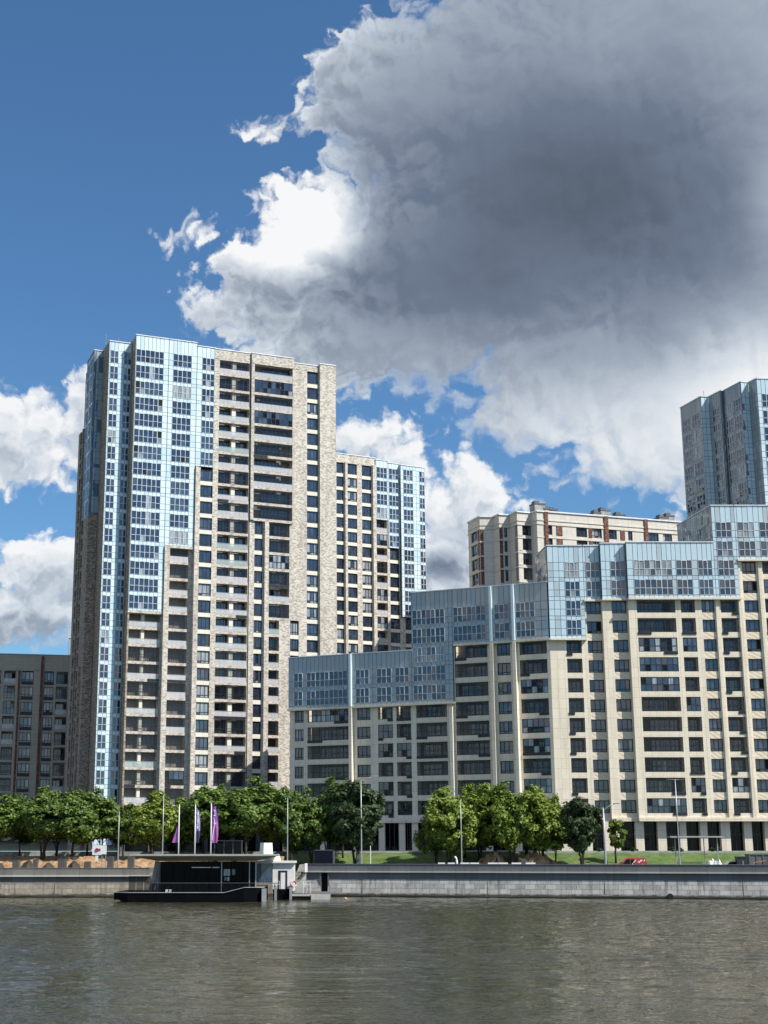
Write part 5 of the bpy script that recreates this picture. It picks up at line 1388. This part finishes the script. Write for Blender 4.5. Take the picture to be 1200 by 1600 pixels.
# bus shelter
t = thing('bus_shelter', 'open bus shelter with a thin flat roof on slim posts before the shopfronts', 'shelter', (xat(1092, 210, -2), 210, -2.95)); Y = 209; f = Fr(0, Y, 0)
g_ = lambda px: xat(px, Y, -1)
m = MB(); m.box(f, g_(1049), g_(1134), -2.2, 0, 1.85, 2.05, 'fascia'); m.box(f, g_(1051), g_(1062), -2.2, .02, 1.78, 1.85, 'duct'); part('roof', m, t)
for px in (1059.5, 1066.5, 1107, 1126):
    m = MB(); m.box(f, g_(px) - .06, g_(px) + .06, -1.3 if px != 1107 else -2.1, -1.18 if px != 1107 else -1.98, -2.95, 1.85, 'grey_metal'); part('post', m, t)
m = MB(); m.box(f, g_(1061), g_(1106), -1.9, -1.5, -2.3, -2.2, 'grey_metal'); m.box(f, g_(1061), g_(1106), -1.95, -1.9, -1.75, -1.6, 'concrete'); part('bench', m, t)
# red van with white graphics
def wheel(t, x, y, r=.33):
    w_ = MB(); w_.tube([(x, y - .11, r), (x, y + .11, r)], r, 18, 'rubber'); o = lpart('wheel', w_, t)
    h = MB(); h.tube([(x, y - .125, r), (x, y - .11, r)], r * .55, 12, 'grey_metal'); lpart('rim', h, o)
t = thing('van', 'red delivery van with white painted pattern on its rear half', 'van', (xat(985, 206.5, -2), 206.5, -2.95))
m = MB()
pf = [(-2.2, .35), (2.05, .35), (2.12, 1.1), (2.02, 1.85), (1.85, 2.0), (-.35, 2.0), (-.75, 1.86), (-1.35, 1.25), (-2.1, 1.02), (-2.25, .75)]
hw = .88
def shell(pf, hw, mt, m, inset=.10, zi=1.2):
    L_ = [(x, -hw + (inset * max(0, (z - zi)) / .8), z) for x, z in pf]; R_ = [(x, hw - (inset * max(0, (z - zi)) / .8), z) for x, z in pf]
    m.face(L_, mt); m.face(R_[::-1], mt)
    for i in range(len(pf)):
        j = (i + 1) % len(pf); m.face([L_[j], L_[i], R_[i], R_[j]], mt)
shell(pf, hw, 'red_paint', m); lpart('body', m, t)
m = MB(); m.face([(-1.22, -.885, 1.22), (-.2, -.885, 1.22), (-.2, -.82, 1.82), (-.66, -.82, 1.80)], 'black_glass'); m.face([(-.12, -.885, 1.22), (.35, -.885, 1.22), (.35, -.82, 1.82), (-.12, -.82, 1.82)], 'black_glass'); lpart('side_window', m, t)
m = MB(); m.face([(-1.36, -.78, 1.27), (-.77, -.74, 1.86), (-.77, .74, 1.86), (-1.36, .78, 1.27)], 'black_glass'); lpart('windscreen', m, t)
m = MB()
rg = random.Random(5)
for _ in range(15):
    x, z = rg.uniform(.1, 1.85), rg.uniform(.75, 1.8); l, a = rg.uniform(.25, .6), rg.uniform(-.9, .9); dx, dz = l * math.cos(a) / 2, l * math.sin(a) / 2; ww = rg.uniform(.04, .10)
    cl = lambda v, lo, hi: min(max(v, lo), hi)
    Pq = [(cl(x - dx, -.1, 1.9), cl(z - dz - ww, .6, 1.9)), (cl(x + dx, -.1, 1.9), cl(z + dz - ww, .6, 1.9)), (cl(x + dx, -.1, 1.9), cl(z + dz + ww, .6, 1.9)), (cl(x - dx, -.1, 1.9), cl(z - dz + ww, .6, 1.9))]
    m.face([(a_, -.895 + .10 * max(0, b_ - 1.2) / .8 - .002 * _, b_) for a_, b_ in Pq], 'white_paint')
lpart('graphic', m, t)
for x in (-1.4, 1.3):
    for y in (-.8, .8): wheel(t, x, y)
# white tarp heap, small boat-like cover, bin and skip at the right edge
plain('tarp_white', (0.75, 0.75, 0.74), 0.6, var=.05)
def crumple(name, px0, px1, tpy, Y, mt, lab, cat, seed, base=-2.95, f_=1.6):
    x0, x1 = xat(px0, Y, -2), xat(px1, Y, -2); H = zat(tpy, Y) - base; m = MB(); nx, ny = 16, 8
    def P(i, j):
        u, v = i / nx * 2 - 1, j / ny * 2 - 1; g = max(0, 1 - abs(u) ** 3) * max(0, 1 - abs(v) ** 3); x = (x0 + x1) / 2 + u * (x1 - x0) / 2; y = Y + v * .9
        return (x, y, base + H * g ** .5 * (.8 + .55 * mnoise.noise((x * f_, y * f_, seed))))
    for i in range(nx):
        for j in range(ny): m.face([P(i, j), P(i + 1, j), P(i + 1, j + 1), P(i, j + 1)], mt)
    o = obj(name, m.mesh(name, ((x0 + x1) / 2, Y, base)), None, ((x0 + x1) / 2, Y, base)); tag(o, lab, cat)
crumple('white_sacks', 1104, 1131, 1341, 206.5, 'tarp_white', 'crumpled pile of white sacks left of the pale blue car', 'sacks', 3, f_=2.6)
t = thing('car', 'pale blue car with an orange roof line partly hidden by the dark bin', 'car', (xat(1144, 206.8, -2), 206.8, -2.95))
m = MB(); shell([(-1.9, .3), (1.9, .3), (1.95, .95), (1.3, 1.05), (.8, 1.5), (-.6, 1.5), (-1.1, 1.05), (-1.9, .9)], .82, 'tarp', m, .2, 1.0); lpart('body', m, t)
m = MB(); m.tube([(-1.15, -.8, 1.1), (-.62, -.7, 1.56), (.8, -.7, 1.56), (1.3, -.8, 1.1)], .05, 6, 'orange'); lpart('roof_rail', m, t)
m = MB(); m.face([(-.95, -.815, 1.1), (1.1, -.815, 1.1), (.72, -.73, 1.45), (-.55, -.73, 1.45)], 'black_glass'); lpart('side_window', m, t)
for x in (-1.2, 1.2):
    for y in (-.72, .72): wheel(t, x, y, .3)
t = thing('waste_bin', 'tall dark blue bin on the pavement left of the grey skip', 'bin', (xat(1158, 205.6, -2), 205.6, -2.95))
m = MB(); w0, w1 = .5, .66
m.face([(-w0, -.45, 0), (w0, -.45, 0), (w1, -.6, 2.05), (-w1, -.6, 2.05)], 'bin_blue'); m.face([(w0, .45, 0), (-w0, .45, 0), (-w1, .6, 2.05), (w1, .6, 2.05)], 'bin_blue'); m.face([(w0, -.45, 0), (w0, .45, 0), (w1, .6, 2.05), (w1, -.6, 2.05)], 'bin_blue'); m.face([(-w0, .45, 0), (-w0, -.45, 0), (-w1, -.6, 2.05), (-w1, .6, 2.05)], 'bin_blue'); lpart('body', m, t)
m = MB(); m.box(IDF, -.72, .72, -.66, .66, 2.05, 2.2, 'bin_blue'); lpart('lid', m, t)
m = MB(); m.box(Fr(0, -.58, 0), .05, .2, 0, .02, 1.1, 1.6, 'concrete'); lpart('sticker', m, t)
t = thing('skip', 'long grey metal skip at the right edge behind the parapet', 'skip', (xat(1200, 207.5, -2), 207.5, -2.95))
m = MB(); a, b = xat(1172, 207, -2), xat(1245, 207, -2); f = Fr(0, 207, 0); m.box(f, a, b, -2.2, 0, -2.75, -.55, 'skip_grey')
for i in range(8): s = a + (b - a) * i / 7; m.box(f, s - .06, s + .06, -.05, .08, -2.75, -.55, 'skip_grey', 'b')
part('body', m, t); m = MB(); m.box(f, a - .05, b + .05, -2.25, .1, -.55, -.42, 'duct'); part('rim', m, t)
m = MB(); m.tube([(a - .7, 206.6, -2.8), (a + .5, 206.6, -1.6), (a + 2.2, 206.6, -1.35)], .05, 6, 'orange'); part('hose', m, t)
# dark entrance hut behind the lamps near the flags
t = thing('entrance_hut', 'dark glazed hut behind the pavilion roof right of the flags', 'hut', (xat(358, 212, -1), 212, -2.95)); f = Fr(0, 210, 0); g_ = lambda px: xat(px, 210, 0)
m = MB(); m.box(f, g_(335), g_(378), -3, 0, -2.95, 1.35, 'black_glass'); part('wall', m, t); m = MB()
for px in (335, 350, 364, 378): m.box(f, g_(px) - .06, g_(px) + .06, 0, .08, -2.95, 1.35, 'duct', 'b')
m.box(f, g_(334), g_(379), -3.1, .12, 1.35, 1.5, 'duct'); part('frame', m, t)
# drop parts that ended up without faces
for o in list(sc.objects):
    if o.type == 'MESH' and len(o.data.polygons) == 0: bpy.data.objects.remove(o)
